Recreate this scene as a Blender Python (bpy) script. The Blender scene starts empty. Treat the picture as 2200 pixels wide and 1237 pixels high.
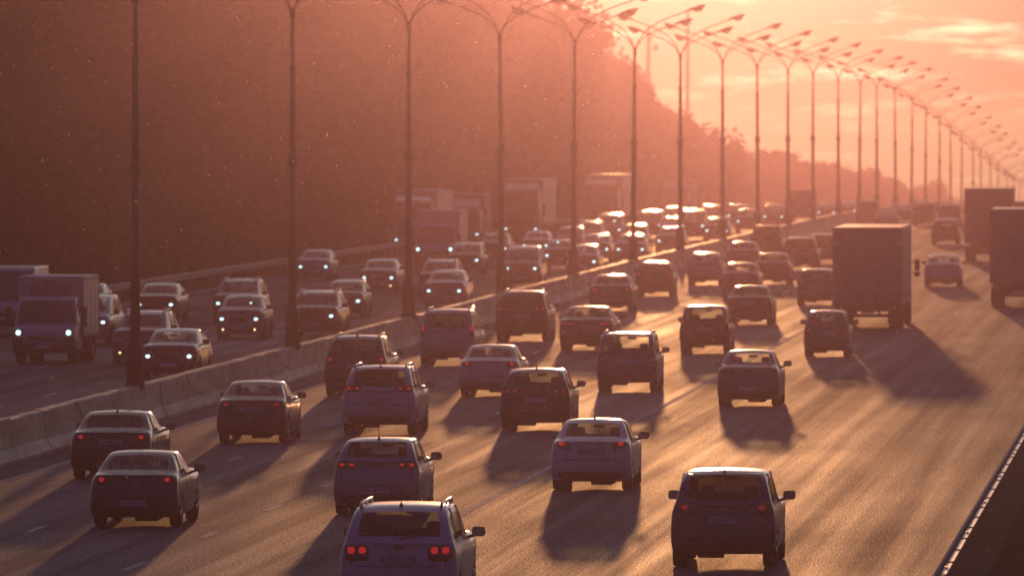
import bpy, bmesh, math, random
from mathutils import Vector, Matrix
from mathutils.bvhtree import BVHTree

random.seed(11)
R = math.radians
S = bpy.context.scene
C = S.collection

# ------------------------------------------------------------------ camera
F = 20000.0                 # focal length in pixels of the 2200 px wide photograph
CAM_H = 7.9
PITCH = math.atan(373.5 / F)
YAW = math.atan(1500.0 / F)
cam_d = bpy.data.cameras.new('camera')
cam = bpy.data.objects.new('camera', cam_d); C.objects.link(cam)
cam.location = (0, 0, CAM_H)
cam.rotation_euler = (math.pi / 2 - PITCH, 0, YAW)
cam_d.sensor_fit = 'HORIZONTAL'; cam_d.sensor_width = 36
cam_d.lens = F / 2200 * 36
cam_d.clip_start = 1; cam_d.clip_end = 20000
cam_d.dof.use_dof = True
cam_d.dof.focus_distance = 185
cam_d.dof.aperture_fstop = 3.4
S.camera = cam
CAM_M = Matrix.Rotation(YAW, 3, 'Z') @ Matrix.Rotation(math.pi / 2 - PITCH, 3, 'X')

# ------------------------------------------------------------------ world, sun, exposure
SUN_EL = R(2.4)
SUN_AZ = R(3.4)             # to the left of the road direction (+Y)
sunv = Vector((-math.sin(SUN_AZ) * math.cos(SUN_EL), math.cos(SUN_AZ) * math.cos(SUN_EL), math.sin(SUN_EL)))
W = bpy.data.worlds.new('World'); S.world = W; W.use_nodes = True


def world_nodes():
    nt = W.node_tree; n = nt.nodes; n.clear(); L = nt.links.new
    out = n.new('ShaderNodeOutputWorld'); bg = n.new('ShaderNodeBackground')
    bg.inputs[1].default_value = 1.0
    tc = n.new('ShaderNodeTexCoord'); sep = n.new('ShaderNodeSeparateXYZ')
    L(tc.outputs['Generated'], sep.inputs[0])

    def math_(op, a, b=None, clamp=False):
        m = n.new('ShaderNodeMath'); m.operation = op; m.use_clamp = clamp
        for i, v in enumerate((a, b)):
            if v is None: continue
            if isinstance(v, (int, float)): m.inputs[i].default_value = v
            else: L(v, m.inputs[i])
        return m.outputs[0]

    def ramp(f, st, interp='LINEAR'):
        r = n.new('ShaderNodeValToRGB'); r.color_ramp.interpolation = interp
        e = r.color_ramp.elements
        while len(e) < len(st): e.new(0.5)
        for k, (p, c) in enumerate(st):
            e[k].position = p; e[k].color = (*c, 1)
        L(f, r.inputs[0]); return r.outputs[0]

    def mix(f, a, b, t='MIX'):
        m = n.new('ShaderNodeMix'); m.data_type = 'RGBA'; m.blend_type = t
        if isinstance(f, (int, float)): m.inputs[0].default_value = f
        else: L(f, m.inputs[0])
        for v, i in ((a, 6), (b, 7)):
            if isinstance(v, tuple): m.inputs[i].default_value = (*v, 1)
            else: L(v, m.inputs[i])
        return m.outputs[2]
    z = sep.outputs[2]
    t = math_('SQRT', math_('MAXIMUM', z, 0.0))
    a = ramp(t, [(0, SKY['a0']), (.11, SKY['a1']), (.22, SKY['a2']), (.42, SKY['a3']), (.65, SKY['a4']), (1, SKY['z'])])
    b = ramp(t, [(0, SKY['b0']), (.25, SKY['b1']), (.5, SKY['b2']), (1, SKY['z'])])
    dot = n.new('ShaderNodeVectorMath'); dot.operation = 'DOT_PRODUCT'
    L(tc.outputs['Generated'], dot.inputs[0]); dot.inputs[1].default_value = sunv
    d = dot.outputs['Value']
    fac = math_('POWER', math_('MULTIPLY', math_('ADD', d, .35), 1 / 1.35, True), 2.2)
    col = mix(fac, b, a)
    # clouds low over the horizon
    cmb = n.new('ShaderNodeCombineXYZ')
    L(math_('MULTIPLY', sep.outputs[0], 62.0), cmb.inputs[0]); L(math_('MULTIPLY', z, 400.0), cmb.inputs[1])
    nz = n.new('ShaderNodeTexNoise'); nz.inputs['Scale'].default_value = 1.0
    nz.inputs['Detail'].default_value = 7; nz.inputs['Roughness'].default_value = .62
    L(cmb.outputs[0], nz.inputs['Vector'])
    cm = ramp(nz.outputs[0], [(.52, (0, 0, 0)), (.565, (.3, .3, .3)), (.66, (1, 1, 1))])
    band = ramp(math_('MULTIPLY', math_('ADD', z, .012), 28.0, True), [(0, (.15, .15, .15)), (.38, (.35, .35, .35)), (.52, (1, 1, 1)), (.8, (.9, .9, .9)), (1, (.4, .4, .4))])
    cf = math_('MULTIPLY', cm, band)
    cf = math_('MULTIPLY', cf, fac)
    col = mix(cf, col, SKY['cloud'])
    glow = math_('POWER', math_('MAXIMUM', d, 0.0), SKY['gp'])
    gl = mix(1.0, (0, 0, 0), (0, 0, 0), 'ADD')
    gm = n.new('ShaderNodeVectorMath'); gm.operation = 'SCALE'; gm.inputs[0].default_value = SKY['glow']
    L(glow, gm.inputs['Scale'])
    ad = n.new('ShaderNodeVectorMath'); ad.operation = 'ADD'
    L(col, ad.inputs[0]); L(gm.outputs[0], ad.inputs[1])
    L(ad.outputs[0], bg.inputs[0]); L(bg.outputs[0], out.inputs[0])


SKY = dict(a0=(1.15, 1.12, .56), a1=(.14, .15, .09), a2=(1.25, .96, .78), a3=(.42, .60, .72), a4=(.14, .21, .33),
           z=(.040, .030, .135), b0=(.020, .012, .024), b1=(.028, .020, .042), b2=(.046, .038, .105),
           cloud=(7.0, 4.8, 2.9), gp=260.0, glow=(.3, .12, .06))
world_nodes()
sd = bpy.data.lights.new('sun', 'SUN'); sun = bpy.data.objects.new('sun', sd); C.objects.link(sun)
sd.energy = 4.3; sd.angle = R(.6); sd.color = (1.0, .450, .176)
sun.rotation_euler = sunv.to_track_quat('Z', 'Y').to_euler()
sun.location = (0, 0, 60)
S.view_settings.view_transform = 'Standard'; S.view_settings.look = 'None'
S.view_settings.exposure = -0.15; S.view_settings.gamma = 1
S.render.engine = 'CYCLES'
cy = S.cycles
cy.use_denoising = True
cy.max_bounces = 10; cy.transparent_max_bounces = 24; cy.volume_bounces = 0
cy.glossy_bounces = 3; cy.diffuse_bounces = 2; cy.transmission_bounces = 4
cy.sample_clamp_indirect = 6; cy.caustics_reflective = False; cy.caustics_refractive = False

# ------------------------------------------------------------------ ground profile and pixel placement
DROP = [(0, 0), (440, 0), (520, .1), (640, .28), (684, .42), (725, .64), (764, .85), (809, 1.15), (852, 1.8), (894, 2.55), (939, 3.4),
        (982, 4.3), (1023, 5.35), (1075, 6.4), (1112, 7.4), (1160, 8.6), (1200, 9.55), (1252, 10.9), (1296, 11.9), (1338, 13.0),
        (1500, 15.6), (1800, 19.0), (2200, 23.0), (2800, 29), (6000, 60)]


def zr(y):
    if y <= 0: return 0.0
    for (a, p), (b, q) in zip(DROP, DROP[1:]):
        if y <= b:
            t = (y - a) / (b - a)
            return -(p + (q - p) * t)
    return -60.0


def ray(u, v):
    return CAM_M @ Vector(((u - 1100) / F, -(v - 618.5) / F, -1))


def at_ground(u, v, z=0.0):
    """point of the road (raised by z) seen at pixel u, v"""
    r = ray(u, v); y = 100.0
    p = Vector((0, 0, CAM_H))
    while y < 3000:
        t = y / r.y
        if CAM_H + r.z * t <= zr(y) + z: break
        y += .25
    t = y / r.y
    return Vector((r.x * t, y, zr(y)))


def at_depth(u, y):
    r = ray(u, 245); t = y / r.y
    return Vector((r.x * t, y, zr(y)))


# ------------------------------------------------------------------ materials
MATS = {}


def mat(name, col=(.5, .5, .5), rough=.5, metal=0.0, coat=0.0, emit=None, es=0.0, spec=None, build=None):
    if name in MATS: return MATS[name]
    m = bpy.data.materials.new(name); m.use_nodes = True
    nt = m.node_tree; b = nt.nodes['Principled BSDF']
    b.inputs['Base Color'].default_value = (*col, 1)
    b.inputs['Roughness'].default_value = rough
    b.inputs['Metallic'].default_value = metal
    b.inputs['Coat Weight'].default_value = coat
    b.inputs['Coat Roughness'].default_value = .12
    if spec is not None: b.inputs['Specular IOR Level'].default_value = spec
    if emit:
        b.inputs['Emission Color'].default_value = (*emit, 1); b.inputs['Emission Strength'].default_value = es
    if build: build(nt, b)
    MATS[name] = m
    return m


def noise(nt, scale, detail=4, rough=.5, stretch=None, coord='Object'):
    n = nt.nodes; L = nt.links.new
    tc = n.new('ShaderNodeTexCoord'); nz = n.new('ShaderNodeTexNoise')
    nz.inputs['Scale'].default_value = scale; nz.inputs['Detail'].default_value = detail
    nz.inputs['Roughness'].default_value = rough
    if stretch:
        mp = n.new('ShaderNodeMapping'); mp.inputs['Scale'].default_value = stretch
        L(tc.outputs[coord], mp.inputs[0]); L(mp.outputs[0], nz.inputs['Vector'])
    else:
        L(tc.outputs[coord], nz.inputs['Vector'])
    return nz.outputs[0]


def cramp(nt, f, st):
    r = nt.nodes.new('ShaderNodeValToRGB'); e = r.color_ramp.elements
    while len(e) < len(st): e.new(.5)
    for k, (p, c) in enumerate(st):
        if isinstance(c, (int, float)): c = (c, c, c)
        e[k].position = p; e[k].color = (*c, 1)
    nt.links.new(f, r.inputs[0]); return r.outputs[0]


def mixc(nt, f, a, b, t='MIX'):
    m = nt.nodes.new('ShaderNodeMix'); m.data_type = 'RGBA'; m.blend_type = t
    if isinstance(f, (int, float)): m.inputs[0].default_value = f
    else: nt.links.new(f, m.inputs[0])
    for v, i in ((a, 6), (b, 7)):
        if isinstance(v, tuple): m.inputs[i].default_value = (*v, 1)
        else: nt.links.new(v, m.inputs[i])
    return m.outputs[2]


def bump(nt, b, h, strength, dist):
    bp = nt.nodes.new('ShaderNodeBump'); bp.inputs['Strength'].default_value = strength
    bp.inputs['Distance'].default_value = dist
    nt.links.new(h, bp.inputs['Height']); nt.links.new(bp.outputs[0], b.inputs['Normal'])


def asphalt_b(nt, b):
    g = noise(nt, 27.0, 5, .75, (1, .16, 1))                    # stone grit
    f = noise(nt, 6.0, 4, .7, (1, .10, 1))
    w = noise(nt, 1.0, 5, .62, (1.5, .010, 1))                  # long wheel tracks
    p = noise(nt, .12, 5, .6, (1.0, .22, 1))                    # patches
    base = cramp(nt, g, [(.35, (.050, .044, .060)), (.65, (.130, .115, .150))])
    base = mixc(nt, 1.0, base, cramp(nt, w, [(.35, .8), (.65, 1.2)]), 'MULTIPLY')
    base = mixc(nt, 1.0, base, cramp(nt, p, [(.3, .7), (.7, 1.25)]), 'MULTIPLY')
    nt.links.new(base, b.inputs['Base Color'])
    r = cramp(nt, w, [(.32, .74), (.68, .52)])
    r = mixc(nt, .4, r, cramp(nt, p, [(.3, .82), (.7, .54)]))
    r = mixc(nt, .35, r, cramp(nt, g, [(.3, .95), (.7, .40)]))
    nt.links.new(r, b.inputs['Roughness'])
    sp = mixc(nt, 1.0, cramp(nt, g, [(.38, .03), (.66, .34)]), cramp(nt, f, [(.35, .6), (.65, 1.2)]), 'MULTIPLY')
    sp = mixc(nt, 1.0, sp, cramp(nt, w, [(.36, .7), (.66, 1.3)]), 'MULTIPLY')
    nt.links.new(sp, b.inputs['Specular IOR Level'])
    # dust and open pores between the polished stones do not shine
    n = nt.nodes; df = n.new('ShaderNodeBsdfDiffuse'); nt.links.new(base, df.inputs[0])
    mx = n.new('ShaderNodeMixShader'); fm = mixc(nt, 1.0, cramp(nt, g, [(.40, .34), (.64, 1.0)]), cramp(nt, w, [(.36, .76), (.66, 1.14)]), 'MULTIPLY')
    fm = mixc(nt, 1.0, fm, cramp(nt, p, [(.35, .75), (.65, 1.1)]), 'MULTIPLY')
    nt.links.new(fm, mx.inputs[0]); nt.links.new(df.outputs[0], mx.inputs[1]); nt.links.new(b.outputs[0], mx.inputs[2])
    out = [q for q in n if q.type == 'OUTPUT_MATERIAL'][0]; nt.links.new(mx.outputs[0], out.inputs[0])


def concrete_b(nt, b):
    g = noise(nt, 3.0, 7, .65, (1, .12, 1)); st = noise(nt, 1.0, 5, .7, (1.5, .35, .5))
    base = cramp(nt, g, [(.3, (.13, .115, .115)), (.7, (.30, .275, .27))])
    base = mixc(nt, .8, base, cramp(nt, st, [(.35, .4), (.62, 1.15)]), 'MULTIPLY')
    nt.links.new(base, b.inputs['Base Color'])
    nt.links.new(cramp(nt, g, [(.3, .68), (.7, .50)]), b.inputs['Roughness'])


def grass_b(nt, b):
    g = noise(nt, .7, 8, .7)
    nt.links.new(cramp(nt, g, [(.3, (.016, .022, .010)), (.7, (.055, .06, .024))]), b.inputs['Base Color'])
    bump(nt, b, noise(nt, 4, 5, .7), 1.0, .2)


def leaf_b(nt, b):
    n = nt.nodes; L = nt.links.new
    oi = n.new('ShaderNodeObjectInfo')
    g = noise(nt, .45, 3, .6)
    c = cramp(nt, g, [(.35, (.018, .026, .010)), (.65, (.034, .045, .015))])
    hv = n.new('ShaderNodeHueSaturation'); L(c, hv.inputs['Color'])
    mr = n.new('ShaderNodeMapRange'); mr.inputs[3].default_value = .6; mr.inputs[4].default_value = 1.35
    L(oi.outputs['Random'], mr.inputs[0]); L(mr.outputs[0], hv.inputs['Value'])
    L(hv.outputs[0], b.inputs['Base Color'])
    tr = n.new('ShaderNodeBsdfTranslucent'); L(hv.outputs[0], tr.inputs[0])
    mx = n.new('ShaderNodeMixShader'); mx.inputs[0].default_value = .0
    out = [q for q in n if q.type == 'OUTPUT_MATERIAL'][0]
    L(b.outputs[0], mx.inputs[1]); L(tr.outputs[0], mx.inputs[2]); L(mx.outputs[0], out.inputs[0])


def glass(name, tint, refl=1.0):
    if name in MATS: return MATS[name]
    m = bpy.data.materials.new(name); m.use_nodes = True
    nt = m.node_tree; n = nt.nodes; L = nt.links.new; n.clear()
    out = n.new('ShaderNodeOutputMaterial'); tr = n.new('ShaderNodeBsdfTransparent'); gl = n.new('ShaderNodeBsdfGlossy')
    gl.inputs['Roughness'].default_value = .05; gl.inputs[0].default_value = (refl, refl, refl, 1)
    tr.inputs[0].default_value = (*tint, 1)
    fr = n.new('ShaderNodeFresnel'); ge = n.new('ShaderNodeNewGeometry'); ir = n.new('ShaderNodeMapRange')
    ir.inputs[3].default_value = 1.45; ir.inputs[4].default_value = 1 / 1.45
    L(ge.outputs['Backfacing'], ir.inputs[0]); L(ir.outputs[0], fr.inputs[0])
    mx = n.new('ShaderNodeMixShader')
    L(fr.outputs[0], mx.inputs[0]); L(tr.outputs[0], mx.inputs[1]); L(gl.outputs[0], mx.inputs[2]); L(mx.outputs[0], out.inputs[0])
    MATS[name] = m
    return m


def paint(name, col, rough=.32, metal=.0):
    def bl(nt, b):
        g = noise(nt, 1.6, 6, .65)
        nt.links.new(mixc(nt, cramp(nt, g, [(.45, 0.0), (.75, .35)]), col, tuple(min(.11, .02 + q * .6) for q in col)), b.inputs['Base Color'])   # road dirt
        nt.links.new(cramp(nt, g, [(.35, rough - .06), (.7, rough + .18)]), b.inputs['Roughness'])
    return mat('paint_' + name, col, rough, metal, .7, build=bl)


M_ASPH = mat('asphalt', build=asphalt_b, spec=.5)
M_CONC = mat('concrete', rough=.85, build=concrete_b)
M_GRASS = mat('grass', rough=.95, spec=.1, build=grass_b)
M_LEAF = mat('leaves', rough=.9, spec=.05, build=leaf_b)
M_BARK = mat('bark', (.05, .035, .025), .9)
def line_b(nt, b):
    g = noise(nt, 9.0, 5, .7, (1, .1, 1))
    nt.links.new(cramp(nt, g, [(.35, (.12, .12, .13)), (.58, (.50, .50, .52))]), b.inputs['Base Color'])


M_LINE = mat('road_paint', (.4, .4, .4), .85, build=line_b, spec=.15)
M_STEEL = mat('galvanised_steel', (.42, .42, .43), .42, .85)
M_WORN = mat('weathered_steel', (.17, .165, .17), .55, .5)
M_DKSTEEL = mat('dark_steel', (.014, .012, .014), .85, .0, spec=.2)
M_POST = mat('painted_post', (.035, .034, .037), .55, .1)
M_RUB = mat('rubber', (.018, .018, .019), .8)
M_RIM = mat('wheel_rim', (.35, .35, .36), .35, .9)
M_BLK = mat('black_plastic', (.022, .022, .024), .55)
M_INT = mat('cabin_fabric', (.03, .03, .034), .85)
M_CHR = mat('chrome', (.7, .7, .72), .15, 1)
M_PLATE = mat('plate_white', (.62, .62, .64), .5)
M_LETTER = mat('plate_letter', (.02, .02, .02), .6)
M_LENS = mat('tail_lens', (.10, .004, .006), .2, coat=1)
M_LENSC = mat('clear_lens', (.30, .31, .33), .15, coat=1)
M_RED = mat('tail_bulb', (.6, .02, .02), .4, emit=(1, .035, .04), es=.36)
M_REDLOW = mat('tail_bulb_dim', (.4, .02, .02), .4, emit=(1, .04, .05), es=.14)
M_HEAD = mat('headlight_bulb', (.9, .9, .9), .3, emit=(.55, .95, 1.0), es=3.6)
M_FOG = mat('fog_bulb', (.9, .9, .9), .3, emit=(1, .85, .4), es=3.0)
M_CLEAR = glass('clear_glass', (.90, .93, .88))
M_TINT = glass('tinted_glass', (.05, .05, .055), .8)
M_MID = glass('half_tinted_glass', (.55, .58, .54), .9)
M_UNDER = mat('underbody', (.02, .018, .017), .9)
M_TARP = mat('truck_tarp', (.20, .20, .24), .6)
M_BOXW = mat('box_white', (.60, .56, .50), .38, coat=.3)
M_ROOF = mat('box_roof', (.45, .45, .45), .52)
M_BOXD = mat('box_door', (.22, .21, .22), .5)
M_STRIPE = mat('stripe_dark', (.03, .03, .035), .35, coat=.5)


def lamplens_b(nt, b):
    n = nt.nodes; tr = n.new('ShaderNodeBsdfTranslucent'); tr.inputs[0].default_value = (.95, .93, .85, 1)
    mx = n.new('ShaderNodeMixShader'); mx.inputs[0].default_value = .85
    out = [q for q in n if q.type == 'OUTPUT_MATERIAL'][0]
    nt.links.new(b.outputs[0], mx.inputs[1]); nt.links.new(tr.outputs[0], mx.inputs[2]); nt.links.new(mx.outputs[0], out.inputs[0])


M_LAMPLENS = mat('lamp_lens', (.8, .8, .75), .2, build=lamplens_b)

PAINTS = dict(
    white=paint('white', (.46, .47, .49)), silver=paint('silver', (.34, .35, .37), .3, .5), grey=paint('grey', (.13, .135, .145), .3, .3),
    dark=paint('dark', (.022, .022, .026), .22), black=paint('black', (.010, .010, .012), .2), blue=paint('blue', (.03, .045, .10), .25, .2),
    green=paint('green', (.02, .045, .04), .28, .1), red=paint('red', (.11, .012, .014), .26), brown=paint('brown', (.06, .035, .025), .28, .2),
    beige=paint('beige', (.30, .26, .21), .3, .3), lightblue=paint('lightblue', (.22, .26, .30), .3, .3))


# ------------------------------------------------------------------ helpers
def tag(o, label=None, cat=None, group=None, kind=None):
    if label: o['label'] = label
    if cat: o['category'] = cat
    if group: o['group'] = group
    if kind: o['kind'] = kind
    return o


def empty(name, loc=(0, 0, 0), rz=0.0):
    o = bpy.data.objects.new(name, None); C.objects.link(o)
    o.location = loc; o.rotation_euler = (0, 0, rz); o.empty_display_size = .3
    return o


def link_mesh(name, me, mats, parent=None):
    o = bpy.data.objects.new(name, me); C.objects.link(o)
    if not isinstance(mats, (list, tuple)): mats = [mats]
    if len(me.materials) == 0:
        for m in mats: me.materials.append(m)
    if parent: o.parent = parent
    return o


class MB:
    def __init__(s): s.v = []; s.f = []; s.sm = []

    def add(s, vs, fs, smooth=False):
        k = len(s.v); s.v += [tuple(v) for v in vs]
        for f in fs: s.f.append([i + k for i in f]); s.sm.append(smooth)
        return s

    def box(s, c, d, bev=0.0, rot=None):
        bm = bmesh.new(); bmesh.ops.create_cube(bm, size=1)
        for v in bm.verts: v.co = Vector((v.co.x * d[0], v.co.y * d[1], v.co.z * d[2]))
        if bev > 0:
            bmesh.ops.bevel(bm, geom=bm.edges[:], offset=bev, segments=2, affect='EDGES', profile=.6)
        vs = [v.co.copy() for v in bm.verts]; fs = [[v.index for v in f.verts] for f in bm.faces]
        bm.free()
        if rot: vs = [rot @ v for v in vs]
        s.add([v + Vector(c) for v in vs], fs); return s

    def tube(s, pts, rad, n=10, cap=True):
        pts = [Vector(p) for p in pts]
        rr = rad if isinstance(rad, (list, tuple)) else [rad] * len(pts)
        vs = []; fs = []
        up0 = None
        for i, p in enumerate(pts):
            t = (pts[min(i + 1, len(pts) - 1)] - pts[max(i - 1, 0)]).normalized()
            if up0 is None:
                up0 = Vector((1, 0, 0)) if abs(t.x) < .8 else Vector((0, 1, 0))
            a = (up0 - t * up0.dot(t)).normalized(); b = t.cross(a); up0 = a
            for k in range(n):
                an = 2 * math.pi * k / n
                vs.append(p + (a * math.cos(an) + b * math.sin(an)) * rr[i])
        for i in range(len(pts) - 1):
            for k in range(n):
                fs.append([i * n + k, i * n + (k + 1) % n, (i + 1) * n + (k + 1) % n, (i + 1) * n + k])
        if cap:
            fs.append(list(range(n))[::-1]); fs.append([(len(pts) - 1) * n + k for k in range(n)])
        s.add(vs, fs, True); return s

    def extr(s, prof, y0, y1, axis='y'):
        """closed profile (x,z) extruded along y"""
        n = len(prof)
        vs = [(x, y0, z) for x, z in prof] + [(x, y1, z) for x, z in prof]
        fs = [[i, (i + 1) % n, n + (i + 1) % n, n + i] for i in range(n)]
        fs.append(list(range(n))[::-1]); fs.append(list(range(n, 2 * n)))
        s.add(vs, fs); return s

    def mesh(s, name):
        me = bpy.data.meshes.new(name); me.from_pydata(s.v, [], s.f)
        me.polygons.foreach_set('use_smooth', s.sm); me.update()
        bm = bmesh.new(); bm.from_mesh(me); bmesh.ops.recalc_face_normals(bm, faces=bm.faces[:]); bm.to_mesh(me); bm.free()
        return me

    def build(s, name, m, parent=None):
        return link_mesh(name, s.mesh(name), m, parent)


def subsurf_mesh(me, lv):
    o = bpy.data.objects.new('tmp', me); C.objects.link(o)
    md = o.modifiers.new('s', 'SUBSURF'); md.levels = lv; md.render_levels = lv
    dg = bpy.context.evaluated_depsgraph_get(); dg.update()
    r = bpy.data.meshes.new_from_object(o.evaluated_get(dg))
    bpy.data.objects.remove(o)
    return r


def split_mesh(me, idx, name):
    bm = bmesh.new(); bm.from_mesh(me)
    bmesh.ops.delete(bm, geom=[f for f in bm.faces if f.material_index != idx], context='FACES')
    for f in bm.faces: f.smooth = True; f.material_index = 0
    r = bpy.data.meshes.new(name); bm.to_mesh(r); bm.free()
    r.materials.clear()
    return r


# ------------------------------------------------------------------ the setting
def strip(name, x0, x1, y0, y1, m, dz=0.0, step=20.0, kind='structure', zx=None, nx=1):
    ys = []; y = y0
    while y < y1: ys.append(y); y += step
    ys.append(y1)
    vs = []; fs = []
    for y in ys:
        for k in range(nx + 1):
            x = x0 + (x1 - x0) * k / nx
            vs.append((x, y, zr(y) + dz + (zx(x, y) if zx else 0)))
    w = nx + 1
    for i in range(len(ys) - 1):
        for k in range(nx):
            a = i * w + k; fs.append([a, a + 1, a + w + 1, a + w])
    mb = MB(); mb.add(vs, fs, True); o = mb.build(name, m)
    if kind: o['kind'] = kind
    return o


X_BAR = -27.3
X_L = -45.6
X_R = -4.4


def land(x, y):
    if x > X_R + .6:
        d = x - X_R - .6
        return -min(d * .42, 5.0) + .25 * math.sin(x * .3 + y * .05) * min(1, d / 8)
    if x < X_L - .4:
        d = X_L - .4 - x
        return -min(d * .12, .6) + (max(0, d - 12) * .03) + .2 * math.sin(y * .045 + x * .2) * min(1, d / 8)
    return -.25


def land_strip():
    xs = [-700, -300, -160, -100, -75, -65, -58, -53, -49, -47, X_L - .4, X_L + .1, X_R - .2, X_R + .6, -2, 0, 3, 6, 10, 16, 30, 60, 120, 300, 700]
    ys = list(range(-60, 2401, 20))
    vs = [(x, y, zr(y) - .03 + land(x, y) + (.0 if not (x == X_L + .1 or x == X_R - .2) else 0)) for y in ys for x in xs]
    w = len(xs); fs = [[i * w + k, i * w + k + 1, (i + 1) * w + k + 1, (i + 1) * w + k] for i in range(len(ys) - 1) for k in range(w - 1)]
    mb = MB(); mb.add(vs, fs, True); o = mb.build('ground', M_GRASS); o['kind'] = 'structure'


land_strip()
strip('road_outbound', X_BAR, X_R, -60, 2400, M_ASPH, 0, 10, nx=4)
strip('road_inbound', X_L, X_BAR, -60, 2400, M_ASPH, 0, 10, nx=4)


def markings():
    for x in (-25.9, -14.75, -44.8, -28.7):
        strip('edge_line', x - .09, x + .09, -60, 1500, M_LINE, .004, 20)
    mb = MB()
    for x, ph in ((-22.3, 2.6), (-18.75, 0.4), (-32.6, 3.0), (-36.4, 7.0), (-40.3, 1.0)):
        y = 100 + ph
        while y < 1100:
            z = zr(y) + .004; z2 = zr(y + 3) + .004
            mb.add([(x - .075, y, z), (x + .075, y, z), (x + .075, y + 3, z2), (x - .075, y + 3, z2)], [[0, 1, 2, 3]])
            y += 12
    o = mb.build('lane_markings', M_LINE); o['kind'] = 'structure'


markings()


def barrier():
    """concrete median barrier, cast in 6 m lengths"""
    rnd = random.Random(3)
    half = [(.34, 0), (.34, .08), (.20, .33), (.165, .62), (.15, .97), (.125, 1.0)]
    prof = [(x, z) for x, z in half] + [(-x, z) for x, z in reversed(half)]
    mb = MB(); y = 60.0; n = len(prof)
    while y < 1400:
        dx = rnd.uniform(-.012, .012); dz = rnd.uniform(-.012, .012)
        y1 = y + 5.95
        rows = 8 if y < 420 else 1
        vs = []; fs = []
        for r in range(rows + 1):
            yy = y + (y1 - y) * r / rows
            for i, (px, pz) in enumerate(prof):
                chip = rnd.uniform(-.022, .004) if (pz > .9 and rows > 1) else 0
                vs.append((X_BAR + px * (1 + (chip * 2 if pz > .9 else 0)) + dx, yy, zr(yy) + pz + (dz + chip if pz > .5 else -.02 if pz == 0 else 0)))
        for r in range(rows):
            for i in range(n):
                a = r * n + i; b = r * n + (i + 1) % n
                fs.append([a, b, b + n, a + n])
        fs.append(list(range(n))[::-1]); fs.append([rows * n + i for i in range(n)])
        mb.add(vs, fs)
        y += 6.0
    # keying tongues inside the joints
    y = 65.975
    while y < 1400:
        mb.box((X_BAR, y, zr(y) + .42), (.12, .09, .8)); y += 6.0
    o = mb.build('median_barrier', M_CONC)
    tag(o, 'long grey concrete barrier with chipped pale top dividing the two carriageways', 'barrier')
    # loose cable draped on the barrier
    y = 150
    while y < 420:
        pts = []
        for k in range(13):
            a = k / 12
            zz = 1.01 - .62 * math.sin(a * math.pi / 2) ** 1.3
            xx = X_BAR + .15 + .16 * (1 - zz)
            pts.append((xx + .02 + (.13 if zz < .5 else 0), y + 2.4 * (1 - math.cos(a * math.pi / 2)), zz))
        mb = MB(); mb.tube(pts, .014, 5); y += 24
        o = mb.build('barrier_cable', M_RUB)
        tag(o, 'thin black cable hanging in a curve down the face of the concrete median barrier', 'cable', 'cables hanging on the median barrier')


barrier()


def guard_rail(name, x, side, y0, y1, label, far):
    root = empty(name, (x, y0, zr(y0)))
    tag(root, label, 'guardrail')
    prof = [(0, -.155), (.035, -.15), (.08, -.10), (.08, -.05), (.03, -.01), (.03, .01), (.08, .05), (.08, .10), (.035, .15), (0, .155)]
    prof = [(p * -side, z) for p, z in prof] + [((p - .006) * -side - .004 * side, z * .97) for p, z in reversed(prof)]
    mb = MB(); y = y0
    while y < y1:
        y2 = min(y + 4.0, y1); z1, z2 = zr(y) - zr(y0), zr(y2) - zr(y0)
        n = len(prof)
        vs = [(px, y - y0, z1 + .62 + pz) for px, pz in prof] + [(px, y2 - y0, z2 + .62 + pz) for px, pz in prof]
        mb.add(vs, [[i, (i + 1) % n, n + (i + 1) % n, n + i] for i in range(n)])
        y += 4.0
    mb.build('rail', M_WORN, root)
    y = y0 + 1; k = 0; rest = MB(); pm = None
    while y < y1:
        z = zr(y) - zr(y0)
        if k < 98:
            if pm is None:
                m = MB(); m.box((side * .1, 0, .32), (.10, .14, .74), .01); m.box((side * .02, 0, .62), (.09, .30, .2), .01)
                m.box((side * -.06, 0, .80), (.05, .10, .03), .005)
                pm = m.mesh('guardrail_post')
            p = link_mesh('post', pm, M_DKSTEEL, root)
            p.location = (0, y - y0, z)
        else:
            rest.box((side * .1, y - y0, z + .32), (.10, .14, .74)); rest.box((side * .02, y - y0, z + .62), (.08, .24, .18))
        y += 4.0; k += 1
    if rest.v:
        o = rest.build('post_row', M_DKSTEEL, root); o['kind'] = 'stuff'




def parapet():
    x = -3.95; y0 = 100.0; y1 = 460.0; h = 1.2
    root = empty('parapet', (x, y0, 0)); tag(root, 'dark solid parapet with thin bright top edge along the right side of the road', 'parapet')
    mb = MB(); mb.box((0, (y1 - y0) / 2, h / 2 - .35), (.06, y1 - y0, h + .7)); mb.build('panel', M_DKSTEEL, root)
    mb = MB(); mb.tube([(-.03, 0, h + .02), (-.03, (y1 - y0), h + .02)], .022, 8); mb.build('top_rail', M_STEEL, root)
    y = 1.0; k = 0
    while y < y1 - y0 - 4:
        mb = MB(); mb.box((.065, y + 1.75, h - .03), (.085, 3.3, .02), .004)
        if k % 3 == 0: mb.box((.065, y + 1.75, h - .01), (.04, .25, .03), .004)
        mb.build('flange_plate', M_STEEL, root); y += 3.9; k += 1
    return root


parapet()
guard_rail('guardrail', X_L - .2, -1, 300, 1150, 'steel crash barrier along the far left edge of the road under the trees', 0)


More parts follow.
